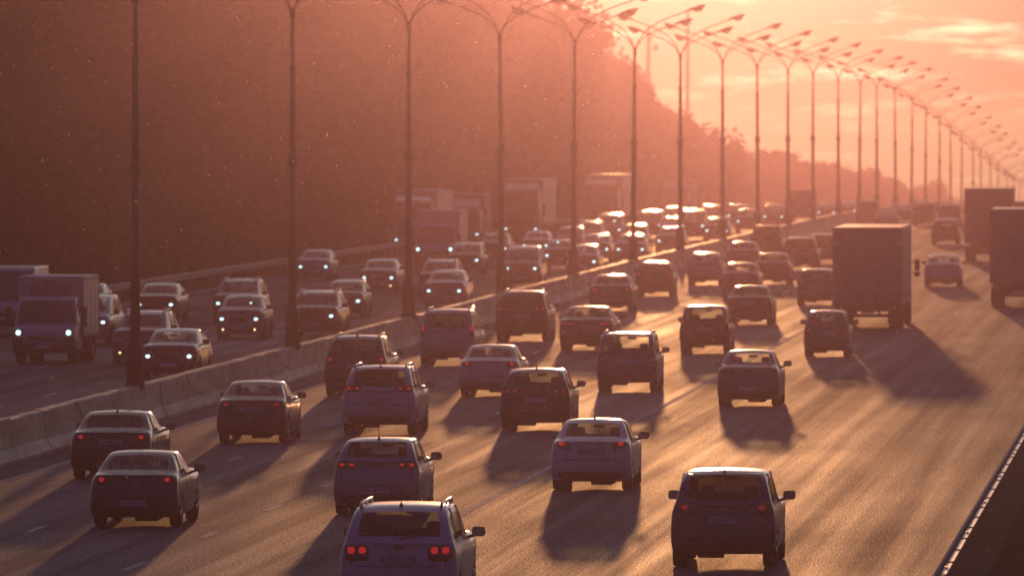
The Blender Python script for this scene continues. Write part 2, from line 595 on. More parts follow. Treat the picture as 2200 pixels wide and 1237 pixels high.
# ------------------------------------------------------------------ lamp posts
def lamp_post():
    root = empty('street_lamp')
    tag(root, 'x', 'street lamp', 'double-arm street lamps along the median barrier')
    mb = MB(); mb.tube([(0, 0, -.1), (0, 0, .95), (0, 0, 1.08), (0, 0, 1.15)], [.225, .22, .21, .14], 14)
    mb.tube([(0, 0, .0), (0, 0, .1)], .26, 14)
    mb.build('base', M_POST, root)
    mb = MB()
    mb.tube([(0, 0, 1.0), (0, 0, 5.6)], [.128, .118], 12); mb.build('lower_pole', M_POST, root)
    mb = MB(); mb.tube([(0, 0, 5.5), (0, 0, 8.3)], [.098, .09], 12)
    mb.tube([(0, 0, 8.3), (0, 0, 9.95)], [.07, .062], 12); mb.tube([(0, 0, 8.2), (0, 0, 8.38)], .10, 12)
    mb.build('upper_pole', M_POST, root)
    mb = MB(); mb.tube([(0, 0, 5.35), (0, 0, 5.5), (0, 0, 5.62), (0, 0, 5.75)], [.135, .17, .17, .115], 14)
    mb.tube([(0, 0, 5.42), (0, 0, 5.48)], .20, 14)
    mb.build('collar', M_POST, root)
    mb = MB(); mb.tube([(0, 0, 9.7), (0, 0, 10.1)], [.085, .09], 12); mb.build('arm_socket', M_POST, root)
    arms = []
    lens_me = None
    for sx in (-1, 1):
        for (ex, ez, oy) in ((2.45, 1.95, .06), (1.85, 1.30, -.06)):
            p0 = Vector((sx * .03, oy, 9.85)); c1 = Vector((sx * .16, oy, 9.85 + ez * .62)); c2 = Vector((sx * ex * .55, oy, 9.85 + ez * .80)); p3 = Vector((sx * ex, oy, 9.85 + ez))
            pts = []
            for k in range(15):
                t = k / 14
                pts.append(p0 * (1 - t) ** 3 + c1 * 3 * t * (1 - t) ** 2 + c2 * 3 * t * t * (1 - t) + p3 * t ** 3)
            mb = MB(); mb.tube(pts, .027, 8); mb.build('arm', M_POST, root)
            # head
            hr = empty_parent = None
            ang = math.atan2(.30, 1.0)
            hm = MB()
            secs = [(0, .045, .05), (.10, .07, .07), (.25, .12, .10), (.55, .15, .12), (.80, .13, .10), (.92, .06, .05)]
            vs = []; fs = []; n = 12
            for (l, wy, hz) in secs:
                for q in range(n):
                    a = 2 * math.pi * q / n
                    yy = math.cos(a) * wy; zz = math.sin(a) * hz
                    if zz < 0: zz *= .35
                    vs.append((l, yy, zz))
            for i in range(len(secs) - 1):
                for q in range(n): fs.append([i * n + q, i * n + (q + 1) % n, (i + 1) * n + (q + 1) % n, (i + 1) * n + q])
            fs.append(list(range(n))); fs.append([(len(secs) - 1) * n + q for q in range(n)])
            rot = Matrix.Rotation(-ang, 3, 'Y')
            mir = Matrix.Diagonal((sx, 1, 1))
            hm.add([mir @ (rot @ Vector(v)) + p3 for v in vs], fs, True)
            head = hm.build('lamp_head', M_POST, root)
            lm = MB(); vs = []; fs = []
            secs = [(.30, .02, .01), (.36, .11, .11), (.55, .14, .17), (.74, .11, .12), (.82, .02, .01)]
            for (l, wy, hz) in secs:
                for q in range(n):
                    a = 2 * math.pi * q / n
                    vs.append((l, math.cos(a) * wy, -.035 + (math.sin(a) * hz if math.sin(a) < 0 else math.sin(a) * .005)))
            for i in range(len(secs) - 1):
                for q in range(n): fs.append([i * n + q, i * n + (q + 1) % n, (i + 1) * n + (q + 1) % n, (i + 1) * n + q])
            lm.add([mir @ (rot @ Vector(v)) + p3 for v in vs], fs, True)
            lm.build('lamp_lens', M_LAMPLENS, head)
    return root


def kids(o): return [c for c in ALL if c.parent == o]


def copy_tree(o, parent=None):
    c = o.copy(); C.objects.link(c); c.parent = parent
    for ch in list(o.children): copy_tree(ch, c)
    return c


ORD = ['nearest', 'second', 'third', 'fourth', 'fifth', 'sixth', 'seventh', 'eighth', 'ninth', 'tenth', 'eleventh', 'twelfth', 'thirteenth',
       'fourteenth', 'fifteenth', 'sixteenth', 'seventeenth', 'eighteenth', 'nineteenth', 'twentieth', 'twenty-first', 'twenty-second',
       'twenty-third', 'twenty-fourth', 'twenty-fifth', 'twenty-sixth', 'twenty-seventh', 'twenty-eighth', 'twenty-ninth', 'thirtieth', 'thirty-first', 'thirty-second']
POST_U = (290, 628, 878, 1078, 1232, 1360, 1461, 1552, 1628, 1693, 1746, 1801, 1846, 1884, 1924, 1958.5, 1988, 2017.5, 2042.5, 2065.6, 2091,
          2108, 2128.5, 2144, 2163, 2178, 2191, 2203, 2213)
post_d = [-X_BAR / math.tan(YAW + math.atan((1100 - u) / F)) for u in POST_U]
proto_lamp = lamp_post()
bpy.context.view_layer.update()
for i, d in enumerate(post_d):
    o = proto_lamp if i == 0 else copy_tree(proto_lamp)
    o.location = (X_BAR, d, zr(d) + .98)
    o.rotation_euler = (R(random.uniform(-.4, .4)), R(random.uniform(-.5, .5)), R(random.uniform(-2, 2)))
    if i < 20:
        o['label'] = ('tall dark double-arm street lamp on the median barrier, leftmost and nearest of the row' if i == 0 else
                      'tall double-arm street lamp on the median barrier, %s from the left of the row' % ORD[i])
    else:
        o['label'] = 'tall double-arm street lamp on the barrier, %s from the left, small in the distant haze' % ORD[i]


# masts behind the trees
def mast(u, vtop, y, label, ball):
    p = at_depth(u, y); r = ray(u, vtop); ztop = CAM_H + r.z * y / r.y
    z0 = p.z + land(p.x, y)
    root = empty('utility_mast', (p.x, y, z0)); h = ztop - z0
    tag(root, label, 'mast')
    mb = MB(); mb.tube([(0, 0, -.3), (0, 0, h)], [.28, .2], 10); mb.build('pole', M_POST, root)
    mb = MB(); mb.tube([(0, 0, h - .3), (.3, 0, h - .05), (1.0, 0, h + .1)], .06, 8)
    mb.tube([(0, 0, h - .1), (0, 0, h + 1.0)], .03, 6); mb.build('arm', M_POST, root)
    mb = MB(); mb.box((.2, 0, h - 1.5), (.5, .3, .5), .05); mb.build('equipment_box', M_POST, root)
    if ball:
        mb = MB(); mb.tube([(0, 0, h - 2.7), (.9, 0, h - 2.5)], .05, 6)
        mb.tube([(.9, 0, h - 2.9), (.9, 0, h - 2.75), (.9, 0, h - 2.4), (.9, 0, h - 2.2)], [.1, .32, .32, .1], 12)
        mb.build('camera_dome', M_POST, root)


mast(1393, 58, 1130, 'dark bare mast with a round camera rising above the treetops, left of the two masts', True)
mast(1477, 22, 1190, 'dark bare mast rising above the treetops, right of the two masts', False)


# ------------------------------------------------------------------ trees
def crown_mesh(rnd, kind):
    """crown of unit size: height 1 (z 0..1), radius about .34"""
    mb = MB()
    blobs = []
    if kind == 'broad':
        for k in range(22):
            z = rnd.uniform(.12, .9); rr = .34 * math.sqrt(max(.05, 1 - ((z - .45) / .58) ** 2))
            a = rnd.uniform(0, 6.283); q = rr * rnd.uniform(.35, .95)
            blobs.append((q * math.cos(a), q * math.sin(a), z, rnd.uniform(.07, .15)))
        blobs.append((rnd.uniform(-.05, .05), rnd.uniform(-.05, .05), .90, .09))
    elif kind == 'birch':
        for k in range(26):
            z = rnd.uniform(.15, .95); rr = .25 * (1.1 - z) ** .5
            a = rnd.uniform(0, 6.283); q = rr * rnd.uniform(.3, 1)
            blobs.append((q * math.cos(a), q * math.sin(a), z, rnd.uniform(.04, .10)))
    else:
        for k in range(34):
            z = .08 + .9 * k / 34; rr = .22 * (1.0 - z) + .015
            for _ in range(2):
                a = rnd.uniform(0, 6.283); q = rr * rnd.uniform(.3, 1)
                blobs.append((q * math.cos(a), q * math.sin(a), z, .035 + .05 * (1 - z)))
    for (bx, by, bz, br) in blobs:
        n = int(15000 * br * br) + 22
        for _ in range(n):
            d = Vector((rnd.gauss(0, 1), rnd.gauss(0, 1), rnd.gauss(0, .8))).normalized() * br * rnd.uniform(.55, 1.12)
            p = Vector((bx, by, bz)) + d
            s = rnd.uniform(.010, .021)
            nrm = Vector((rnd.gauss(0, 1), rnd.gauss(0, 1), rnd.gauss(0, 1))).normalized()
            a = nrm.orthogonal().normalized(); b = nrm.cross(a)
            mb.add([p + a * s, p + b * s * .7, p - a * s, p - b * s * .7], [[0, 1, 2, 3]])
    me = bpy.data.meshes.new('crown_' + kind); me.from_pydata(mb.v, [], mb.f); me.update()
    me.materials.append(M_LEAF)
    return me


def trunk_mesh(rnd):
    mb = MB(); mb.tube([(0, 0, -.03), (.004, 0, .3), (-.004, .003, .6), (0, 0, .88)], [.017, .013, .008, .002], 7)
    for k in range(9):
        z = .2 + .07 * k; a = rnd.uniform(0, 6.283); l = .24 * (1 - z * .7)
        mb.tube([(0, 0, z), (math.cos(a) * l * .5, math.sin(a) * l * .5, z + l * .3), (math.cos(a) * l, math.sin(a) * l, z + l * .75)], [.007, .005, .002], 5)
    return mb.mesh('trunk')


rt = random.Random(7)
CROWNS = [(crown_mesh(rt, 'broad'), 'broad') for _ in range(4)] + [(crown_mesh(rt, 'birch'), 'birch') for _ in range(2)] + [(crown_mesh(rt, 'fir'), 'fir') for _ in range(2)]
TRUNKS = [trunk_mesh(rt) for _ in range(3)]
for m in TRUNKS: m.materials.append(M_BARK)
LINE = [(0, -300), (900, -110), (1100, -40), (1160, 5), (1235, 38), (1262, 62), (1290, 88), (1345, 120), (1400, 180), (1450, 195), (1480, 225), (1510, 232), (1530, 262), (1570, 272),
        (1600, 300), (1640, 308), (1700, 322), (1760, 330), (1810, 345), (1850, 350), (1885, 362), (1930, 362), (1970, 392), (1995, 408), (2025, 385), (2040, 385), (2060, 430), (2300, 440)]


def line_v(u):
    for (a, p), (b, q) in zip(LINE, LINE[1:]):
        if a <= u <= b: return p + (q - p) * (u - a) / (b - a)
    return LINE[0][1] if u < 0 else 445


def u_of(x, y):
    c = CAM_M.inverted() @ Vector((x, y, 0))
    return 1100 + F * c.x / -c.z


TREE_LABEL = {'broad': 'broad leafy tree in the dense dark wood along the left side of the motorway',
              'birch': 'slender leafy tree in the dense dark wood along the left side of the motorway',
              'fir': 'pointed conifer in the dense dark wood along the left side of the motorway'}


def tree(x, y, h, ci, wide=1.0):
    me, kind = CROWNS[ci]
    root = empty({'broad': 'broadleaf_tree', 'birch': 'slender_tree', 'fir': 'conifer_tree'}[kind], (x, y, zr(y) + land(x, y) - .05), rt.uniform(0, 6.28))
    tag(root, TREE_LABEL[kind], 'tree', TREE_LABEL[kind].replace(' tree in', ' trees in').replace(' conifer in', ' conifers in'))
    c = link_mesh('crown', me, M_LEAF, root); c.scale = (h * wide, h * wide, h)
    t = link_mesh('trunk', rt.choice(TRUNKS), M_BARK, root); t.scale = (h, h, h)


def forest():
    specs = []
    y = 340
    while y < 1080: specs.append((-58.5 - rt.uniform(0, 3), y, 0)); y += 7.2 * rt.uniform(.8, 1.2)
    y = 345
    while y < 1080: specs.append((-66 - rt.uniform(0, 4), y, 1)); y += 9 * rt.uniform(.8, 1.2)
    y = 1085
    while y < 2330: specs.append((-60 - rt.uniform(0, 4), y, 2)); y += 16.5 * rt.uniform(.7, 1.3)
    for (x, y, k) in specs:
        u = u_of(x, y)
        v = line_v(min(max(u + 3.4 * F / y, 0), 2300))
        ztop = CAM_H + (245 - v) / F * y
        h = ztop - (zr(y) + land(x, y))
        h = max(9.0, min(h, 27.0)) * rt.uniform(.9, 1.02)
        if u < 1100: h = rt.uniform(17.5, 21.5)
        ci = rt.choice([0, 1, 2, 3, 0, 1, 2, 3, 4, 5]) if y < 1150 else rt.choice([0, 1, 2, 3, 4, 5, 6, 7, 6, 7])
        tree(x, y, h, ci, 1.25 if k < 2 else 1.1)
    # undergrowth at the foot of the wood
    mb = MB()
    for _ in range(26000):
        y = 330 + 850 * rt.random() ** 1.2
        x = -52.5 - rt.uniform(0, 5)
        z = zr(y) + land(x, y) + rt.uniform(0, 2.6) * (.4 + .6 * min(1, (-52.5 - x) / 3)) * (.7 + .5 * math.sin(y * .21 + math.sin(y * .05) * 3))
        s = rt.uniform(.12, .3)
        n = Vector((rt.gauss(0, 1), rt.gauss(0, 1), rt.gauss(0, 1))).normalized(); a = n.orthogonal().normalized(); b = n.cross(a); p = Vector((x, y, max(z, zr(y) + land(x, y) + .05)))
        mb.v += [tuple(p + a * s), tuple(p + b * s), tuple(p - a * s), tuple(p - b * s)]
        k = len(mb.v) - 4; mb.f.append([k, k + 1, k + 2, k + 3]); mb.sm.append(False)
    me = bpy.data.meshes.new('undergrowth'); me.from_pydata(mb.v, [], mb.f)
    o = link_mesh('undergrowth', me, M_LEAF); tag(o, 'low dark bushes and undergrowth at the foot of the wood behind the left crash barrier', 'bushes', kind='stuff')


forest()

# ------------------------------------------------------------------ vehicles
exec_parts = None


def rr_patch(bvh, cx, cz, w, h, side, off=.012, nx=8, nz=5, k=3.5, skew=0.0, depth=.03, shape=None):
    """rounded patch laid on the rear (side=-1) or front (side=+1) of a body"""
    mb = MB(); vs = []; fs = []
    ys = {}
    def hit(x, z):
        o = Vector((x, side * 12, z)); d = Vector((0, -side, 0))
        loc, nr, i, ds = bvh.ray_cast(o, d)
        return (loc.y, nr) if loc is not None else (None, None)
    last = None
    for j in range(nz + 1):
        for i in range(nx + 1):
            a = -1 + 2 * i / nx; b = -1 + 2 * j / nz
            # superellipse squaring
            r = max(abs(a), abs(b))
            if r > 1e-6:
                ln = (abs(a / r) ** k + abs(b / r) ** k) ** (1 / k)
                aa, bb = a / ln, b / ln
            else: aa = bb = 0
            x = cx + aa * w / 2 + skew * bb * h / 2; z = cz + bb * h / 2
            if shape: x, z = shape(aa, bb, x, z)
            y, nr = hit(x, z)
            if y is None: y = last if last is not None else side * 2
            last = y
            vs.append(Vector((x, y + side * off, z)))
    W_ = nx + 1
    for j in range(nz):
        for i in range(nx):
            q = j * W_ + i; fs.append([q, q + 1, q + W_ + 1, q + W_])
    # rim going back into the body
    ring = [i for i in range(W_)] + [j * W_ + nx for j in range(1, nz + 1)] + [nz * W_ + i for i in range(nx - 1, -1, -1)] + [j * W_ for j in range(nz - 1, 0, -1)]
    k0 = len(vs)
    for q in ring: vs.append(vs[q] + Vector((0, -side * depth, 0)))
    m = len(ring)
    for i in range(m): fs.append([ring[i], ring[(i + 1) % m], k0 + (i + 1) % m, k0 + i])
    mb.add(vs, fs, True)
    return mb


TXT = {}


def text_mesh(s, size):
    key = (s, size)
    if key in TXT: return TXT[key]
    cu = bpy.data.curves.new('t', 'FONT'); cu.body = s; cu.size = size; cu.align_x = 'CENTER'; cu.align_y = 'CENTER'; cu.extrude = .002
    o = bpy.data.objects.new('t', cu); C.objects.link(o)
    dg = bpy.context.evaluated_depsgraph_get(); dg.update()
    me = bpy.data.meshes.new_from_object(o.evaluated_get(dg)); bpy.data.objects.remove(o)
    TXT[key] = me
    return me


def wheel(parent, x, y, r, w, rim=True):
    mb = MB()
    s = 1 if x > 0 else -1
    prof = [(r * .66, -w * .42), (r * .80, -w * .5), (r * .95, -w * .5), (r, -w * .34), (r, w * .34), (r * .95, w * .5), (r * .80, w * .5), (r * .66, w * .42)]
    n = 20; vs = []; fs = []
    for k in range(n):
        a = 2 * math.pi * k / n
        for (rr, xx) in prof: vs.append((xx, rr * math.cos(a), rr * math.sin(a)))
    m = len(prof)
    for k in range(n):
        for j in range(m): fs.append([k * m + j, k * m + (j + 1) % m, ((k + 1) % n) * m + (j + 1) % m, ((k + 1) % n) * m + j])
    mb.add([(v[0] + x, v[1] + y, v[2] + r) for v in vs], fs, True)
    t = mb.build('wheel', M_RUB, parent)
    if rim:
        mb = MB(); mb.tube([(x - s * w * .1, y, r), (x + s * w * .36, y, r)], r * .67, 16)
        for k in range(5):
            a = 2 * math.pi * k / 5
            mb.tube([(x + s * w * .40, y, r), (x + s * w * .40, y + math.cos(a) * r * .6, r + math.sin(a) * r * .6)], r * .09, 6)
        mb.build('rim', M_RIM, t)
    return t


KINDS = {
    # fractions: upper stations (y along length 0..1 from rear), z fractions of height; rg=(rear glass stations), etc.
    'sedan': dict(L=4.45, H=1.45, belt=.665, trunk=.715, hood=.70, up=[.03, .07, .15, .262, .33, .46, .58, .73, .80, .89, .955, .985], rb=2, rt=3, ft=6, fb=7, top=[None] * 12),
    'hatch': dict(L=4.0, H=1.5, belt=.655, trunk=.72, hood=.69, up=[.02, .04, .11, .22, .33, .46, .60, .755, .83, .90, .955, .985], rb=1, rt=2, ft=6, fb=7),
    'suv': dict(L=4.55, H=1.69, belt=.63, trunk=.66, hood=.67, up=[.018, .035, .095, .21, .33, .46, .60, .74, .82, .90, .96, .988], rb=1, rt=2, ft=6, fb=7),
    'mpv': dict(L=4.4, H=1.75, belt=.60, trunk=.62, hood=.60, up=[.015, .03, .075, .18, .33, .46, .64, .83, .88, .93, .965, .988], rb=1, rt=2, ft=6, fb=7),
    'boxy': dict(L=4.1, H=1.72, belt=.62, trunk=.66, hood=.64, up=[.012, .02, .05, .18, .33, .45, .585, .68, .78, .90, .965, .99], rb=1, rt=2, ft=6, fb=7),
}


def car(name, kind, Wd, color, H=None, L=None, tail='round', tailc=None, plate='', glassm='clear', rails=False, antenna=True, emblem=None,
        head=True, fog=False, stripes=False, wiper=True, seats=True, lowlight=False, taily=None, spoiler=False, bump_black=True, rim=True, roof_mark=False, ttail=0, head_shape=None):
    K = KINDS[kind]; L = L or K['L']; H = H or K['H']
    hw = Wd / 2
    root = empty(name)
    pm = PAINTS[color]
    r0 = -L / 2
    wr = .315 if kind in ('sedan', 'hatch') else .35
    ya_r = r0 + .80 if kind != 'hatch' else r0 + .66
    ya_f = L / 2 - .86
    if kind in ('suv', 'boxy', 'mpv'): ya_r = r0 + .78
    zf = .19 if kind in ('sedan', 'hatch') else .24
    arch = wr * 2 + .17
    A = .46
    low = [r0, r0 + .07, ya_r - A, ya_r, ya_r + A, r0 + L * .42, r0 + L * .56, ya_f - A - .25, ya_f - A, ya_f, ya_f + A, L / 2]
    low = sorted(low)
    # keep arch indices
    ir = low.index(ya_r); iff = low.index(ya_f)
    up = [r0 + f * L for f in K['up']]
    N = 12
    zb = K['belt'] * H; zt = K['trunk'] * H; zh = K['hood'] * H
    rb, rt_, ft, fb = K['rb'], K['rt'], K['ft'], K['fb']
    vs = []
    tumb = {'sedan': .735, 'hatch': .76, 'suv': .78, 'mpv': .82, 'boxy': .86}[kind]
    for i in range(N):
        t = i / (N - 1)
        # plan taper
        yl = low[i]; yu = up[i]
        wl = 1.0
        if i == 0: wl = .965
        if i == N - 1: wl = .90
        if i == N - 2: wl = .975
        f_end = 0.0
        zlow = zf + (.07 if i == 0 else .0) - (.05 if i == N - 1 else 0)
        row = []
        row.append((0, yl, zlow)); row.append((hw * (.60 if i in (ir, iff) else .84) * wl, yl, zlow))
        if i in (ir, iff):
            row.append((hw * .99, yl, arch)); row.append((hw * 1.005, yl, arch + .04))
        else:
            zs = zf + .02
            row.append((hw * .99 * wl, yl, zs + (.06 if i == 0 else 0)))
            row.append((hw * 1.0 * wl, yl - (.05 if i == 0 else 0) + (.04 if i == N - 1 else 0), .56 if kind in ('sedan', 'hatch') else .64))
        # shoulder row 4
        zsh = zb - .07
        if i > fb: zsh = zh - .10 - (.05 if i >= N - 2 else 0) - (.10 if i == N - 1 else 0)
        ysh = (yl + yu) / 2 if 0 < i < N - 1 else yu
        if i < rb or (i == rb and kind != 'sedan'): zsh = min(zsh, zt - .09)
        row.append((hw * (.985 if 0 < i < N - 1 else .945 if i == 0 else .90), ysh, zsh))
        # rows 5..8
        gh = H - zb
        if i < rb:
            e = (.0 if i else .03)
            zz = zt - e
            row += [(hw * (.925 - (0.01 if i == 0 else 0)), yu, zz - .02), (hw * .87, yu, zz), (hw * .55, yu - .01, zz + .012), (0, yu - .025, zz + .018)]
        elif i == rb:
            row += [(hw * .95, yu, zt - .01), (hw * .93, yu, zt), (hw * .895, yu - .02, zt + .006), (0, yu - .08, zt + .008)]
            if kind != 'sedan': row[-4] = (hw * .93, yu, zt - .01)
        elif rt_ <= i <= ft:
            # roof
            dz = {rt_: .018 if kind != 'boxy' else .010, ft: .035}.get(i, 0.0)
            if kind == 'sedan' and i == rt_: dz = .022
            zt5 = zb + .01
            wtop = tumb * (1 - .03 * (i == rt_) - .02 * (i == ft))
            row += [(hw * .925, (yl + yu) / 2 if i not in (rt_, ft) else yu * .7 + yl * .3, zt5), (hw * (wtop + .025), yu, H - .058 - dz), (hw * (wtop - .03), yu, H - .016 - dz), (0, yu + (.0), H + .012 - dz * .7)]
        elif i == fb:
            row += [(hw * .91, yu, zb - .01), (hw * .87, yu + .02, zb + .015), (hw * .80, yu + .05, zb + .03), (0, yu + .16, zb + .055)]
        else:
            q = (i - fb) / (N - 1 - fb)
            zz = zb + (zh - zb) * min(1, q * 1.6) + .02 - (.10 if i == N - 1 else .03 if i == N - 2 else 0)
            s_ = 1 - .07 * (i == N - 1)
            row += [(hw * .90 * s_, yu, zz - .03), (hw * .80 * s_, yu, zz), (hw * .52 * s_, yu + .02, zz + .02), (0, yu + .05, zz + .03)]
        vs.append(row)
    cage = []; idx = {}
    for i in range(N):
        for j in range(9):
            x, y, z = vs[i][j]
            idx[(i, j, 1)] = len(cage); cage.append((x, y, z))
            if j in (0, 8): idx[(i, j, -1)] = idx[(i, j, 1)]
            else: idx[(i, j, -1)] = len(cage); cage.append((-x, y, z))
    faces = []; mi = []
    def quad(a, b, c, d, m): faces.append([a, b, c, d]); mi.append(m)
    for i in range(N - 1):
        for j in range(8):
            m = 0
            if j == 7 and i == rb: m = 1
            elif j == 7 and i == ft: m = 2
            elif j == 5 and (rt_ <= i < ft or i == ft): m = 3
            if kind in ('suv', 'mpv', 'boxy', 'hatch') and j == 5 and i == rt_: m = 3
            if j == 0: m = 4
            for s in (1, -1):
                q = [idx[(i, j, s)], idx[(i + 1, j, s)], idx[(i + 1, j + 1, s)], idx[(i, j + 1, s)]]
                if s == -1: q.reverse()
                mm = m
                if m == 3 and s == -1: mm = 5
                quad(*q, mm)
    for e, i in ((0, 0), (1, N - 1)):
        for j in range(8):
            a, b, c, d = idx[(i, j, -1)], idx[(i, j, 1)], idx[(i, j + 1, 1)], idx[(i, j + 1, -1)]
            if j == 0: f = [b, c, d, a] if False else None
            ff = [a, b, c, d]
            ff2 = []
            for q in ff:
                if q not in ff2: ff2.append(q)
            if e: ff2.reverse()
            faces.append(ff2); mi.append(0)
    me = bpy.data.meshes.new('cage'); me.from_pydata(cage, [], faces); me.update()
    for _ in range(6): me.materials.append(None)
    me.polygons.foreach_set('material_index', mi)
    sub = subsurf_mesh(me, 2)
    # keep glass and roof edges a bit fuller: scale so the overall width/height are true
    xs = max(abs(v.co.x) for v in sub.vertices); zs = max(v.co.z for v in sub.vertices)
    y0 = min(v.co.y for v in sub.vertices); y1 = max(v.co.y for v in sub.vertices)
    for v in sub.vertices:
        v.co.x *= hw / xs
        v.co.z = v.co.z if v.co.z < .6 else .6 + (v.co.z - .6) * (H - .6) / (zs - .6)
        v.co.y = -L / 2 + (v.co.y - y0) * L / (y1 - y0)
    bmx = bmesh.new(); bmx.from_mesh(sub); bvh = BVHTree.FromBMesh(bmx); bmx.free()
    gm = {'clear': M_CLEAR, 'tint': M_TINT, 'mid': M_MID}[glassm]
    fgl = M_CLEAR if glassm == 'clear' else M_MID
    body = link_mesh('body', split_mesh(sub, 0, 'body'), pm, root)
    link_mesh('underbody', split_mesh(sub, 4, 'underbody'), M_UNDER, root)
    rg = link_mesh('rear_window', split_mesh(sub, 1, 'rear_window'), gm, root)
    link_mesh('windscreen', split_mesh(sub, 2, 'windscreen'), fgl, root)
    link_mesh('side_window', split_mesh(sub, 3, 'side_window'), gm if glassm != 'clear' else M_MID, root)
    link_mesh('side_window', split_mesh(sub, 5, 'side_window'), gm if glassm != 'clear' else M_MID, root)
    # wheels
    ww = .21 if kind in ('sedan', 'hatch') else .235
    for y in (ya_r, ya_f):
        yy = -L / 2 + (y - y0) * L / (y1 - y0)
        for s in (1, -1): wheel(root, s * (hw - ww / 2 - .015), yy, wr, ww, rim)
    # pillars between the side windows
    for i in (rt_ + 1, rt_ + 3):
        if i >= ft: continue
        for s in (1, -1):
            a = Vector(vs[i][5]); b = Vector(vs[i][6])
            a.x *= s * .985; b.x *= s * .955; b.z -= .01
            mb = MB(); mb.tube([a, b], .035, 6); mb.build('door_pillar', M_BLK, root)
    # mirrors
    ym = -L / 2 + (up[fb] - y0) * L / (y1 - y0) - .30
    for s in (1, -1):
        mb = MB(); mb.box((s * (hw + .10), ym, zb + .10), (.22, .13, .16), .055); mb.tube([(s * (hw - .09), ym + .02, zb + .0), (s * (hw + .06), ym, zb + .05)], .03, 6)
        mi_ = mb.build('wing_mirror', M_BLK if color in ('dark', 'black', 'grey', 'red', 'brown', 'green', 'blue') or True else pm, root)
        g = MB(); g.box((s * (hw + .10), ym - .064, zb + .10), (.17, .006, .11)); g.build('mirror_glass', M_CHR, mi_)
    mb = MB(); ex = -.38 if kind != 'sedan' else .36
    mb.box((ex * .6, -L / 2 + .42, zf - .01), (.46, .26, .12), .04); mb.tube([(ex * 1.3, -L / 2 + .5, zf - .01), (ex * 1.3, -L / 2 + .04, zf + .0)], .032, 8)
    mb.tube([(-hw * .7, ya_r, wr), (hw * .7, ya_r, wr)], .05, 8)
    mb.build('exhaust', M_UNDER, root)
    # seats and cabin
    if seats:
        for s in (1, -1):
            mb = MB(); yb = L * .02
            mb.box((s * .38, yb, zb - .17), (.42, .15, .56), .06, Matrix.Rotation(R(-12), 3, 'X'))
            mb.box((s * .38, yb - .10, zb + .21), (.24, .10, .17), .06); mb.tube([(s * .30, yb - .08, zb + .1), (s * .30, yb - .1, zb + .25)], .01, 5); mb.tube([(s * .42, yb - .08, zb + .1), (s * .42, yb - .1, zb + .25)], .01, 5)
            mb.box((s * .36, yb + .30, zb - .42), (.48, .5, .14), .05)
            mb.build('front_seat', M_INT, root)
        mb = MB(); yb = -L * .19
        mb.box((0, yb, zb - .24), (Wd * .74, .16, .46), .05, Matrix.Rotation(R(-14), 3, 'X'))
        for s in (1, -1): mb.box((s * .38, yb - .07, zb + .05), (.22, .09, .12), .035)
        mb.build('rear_seat', M_INT, root)
        mb = MB(); mb.box((0, L * .24, zb - .10), (Wd * .78, .42, .16), .06)
        mb.box((-.36, L * .24 - .24, zb - .0), (.32, .16, .07), .03); mb.build('dashboard', M_INT, root)
        # steering wheel
        mb = MB(); pts = []
        for k in range(17):
            a = 2 * math.pi * k / 16; pts.append((-.36 + .18 * math.cos(a), L * .24 - .34 + .06 * math.sin(a), zb - .02 + .17 * math.sin(a)))
        mb.tube(pts, .016, 5, False); mb.build('steering_wheel', M_BLK, root)
        mb = MB(); mb.box((0, L * .135, H - .20), (.24, .04, .07), .015); mb.tube([(0, L * .135, H - .17), (0, L * .14, H - .08)], .012, 5); mb.build('interior_mirror', M_BLK, root)
    # rear lamps
    ztl = taily if taily else {'sedan': .60 * H, 'hatch': .62 * H, 'suv': .56 * H, 'mpv': .60 * H, 'boxy': .52 * H}[kind]
    bulb = M_REDLOW if lowlight else M_RED
    for s in (1, -1):
        if tail == 'wide':
            lens = rr_patch(bvh, s * hw * .70, ztl, hw * .44, .15, -1, .014, skew=0)
            bl = [(s * hw * .80, ztl, .09, .06), (s * hw * .58, ztl, .09, .055)]
        elif tail == 'big':
            lens = rr_patch(bvh, s * hw * .71, ztl - .02, hw * .42, .26, -1, .014, k=5)
            bl = [(s * hw * .80, ztl + .02, .12, .11), (s * hw * .61, ztl + .02, .12, .11)]
        elif tail == 'tall':
            lens = rr_patch(bvh, s * hw * .86, ztl, .14, .34, -1, .014, k=6)
            bl = [(s * hw * .86, ztl + .09, .08, .16)]
        elif tail == 'swept':
            lens = rr_patch(bvh, s * hw * .70, ztl, hw * .38, .18, -1, .014, shape=lambda a, b, x, z, s=s: (x, z + .05 * a * s))
            bl = [(s * hw * .73, ztl + .01, .12, .08)]
        elif tail == 'bar':
            lens = rr_patch(bvh, s * hw * .64, ztl, hw * .50, .10, -1, .014)
            bl = [(s * hw * .66, ztl, hw * .40, .022)]
        elif tail == 'small':
            lens = rr_patch(bvh, s * hw * .82, ztl, .17, .20, -1, .014, k=6)
            bl = [(s * hw * .82, ztl + .03, .085, .08)]
        else:
            lens = rr_patch(bvh, s * hw * .74, ztl, hw * .34, .17, -1, .014)
            bl = [(s * hw * .74, ztl, .10, .08)]
        lo = lens.build('tail_light', M_LENS, root)
        for (bx, bz, bw, bh) in bl:
            rr_patch(bvh, bx, bz, bw, bh, -1, .022, 5, 4, 2.4, depth=.01).build('bulb', bulb, lo)
    # plate
    zp = (.56 * H if kind == 'sedan' and ttail == 0 else .47 * H) if ttail < 2 else .33 * H
    if kind != 'sedan': zp = .50 * H if ttail < 2 else .33 * H
    hy = bvh.ray_cast(Vector((0, -12, zp)), Vector((0, 1, 0)))[0]
    yp = (hy.y if hy else -L / 2) - .022
    rec = rr_patch(bvh, 0, zp, .545, .135, -1, .006, k=12, depth=.01); rec.build('plate_recess', M_BLK, root)
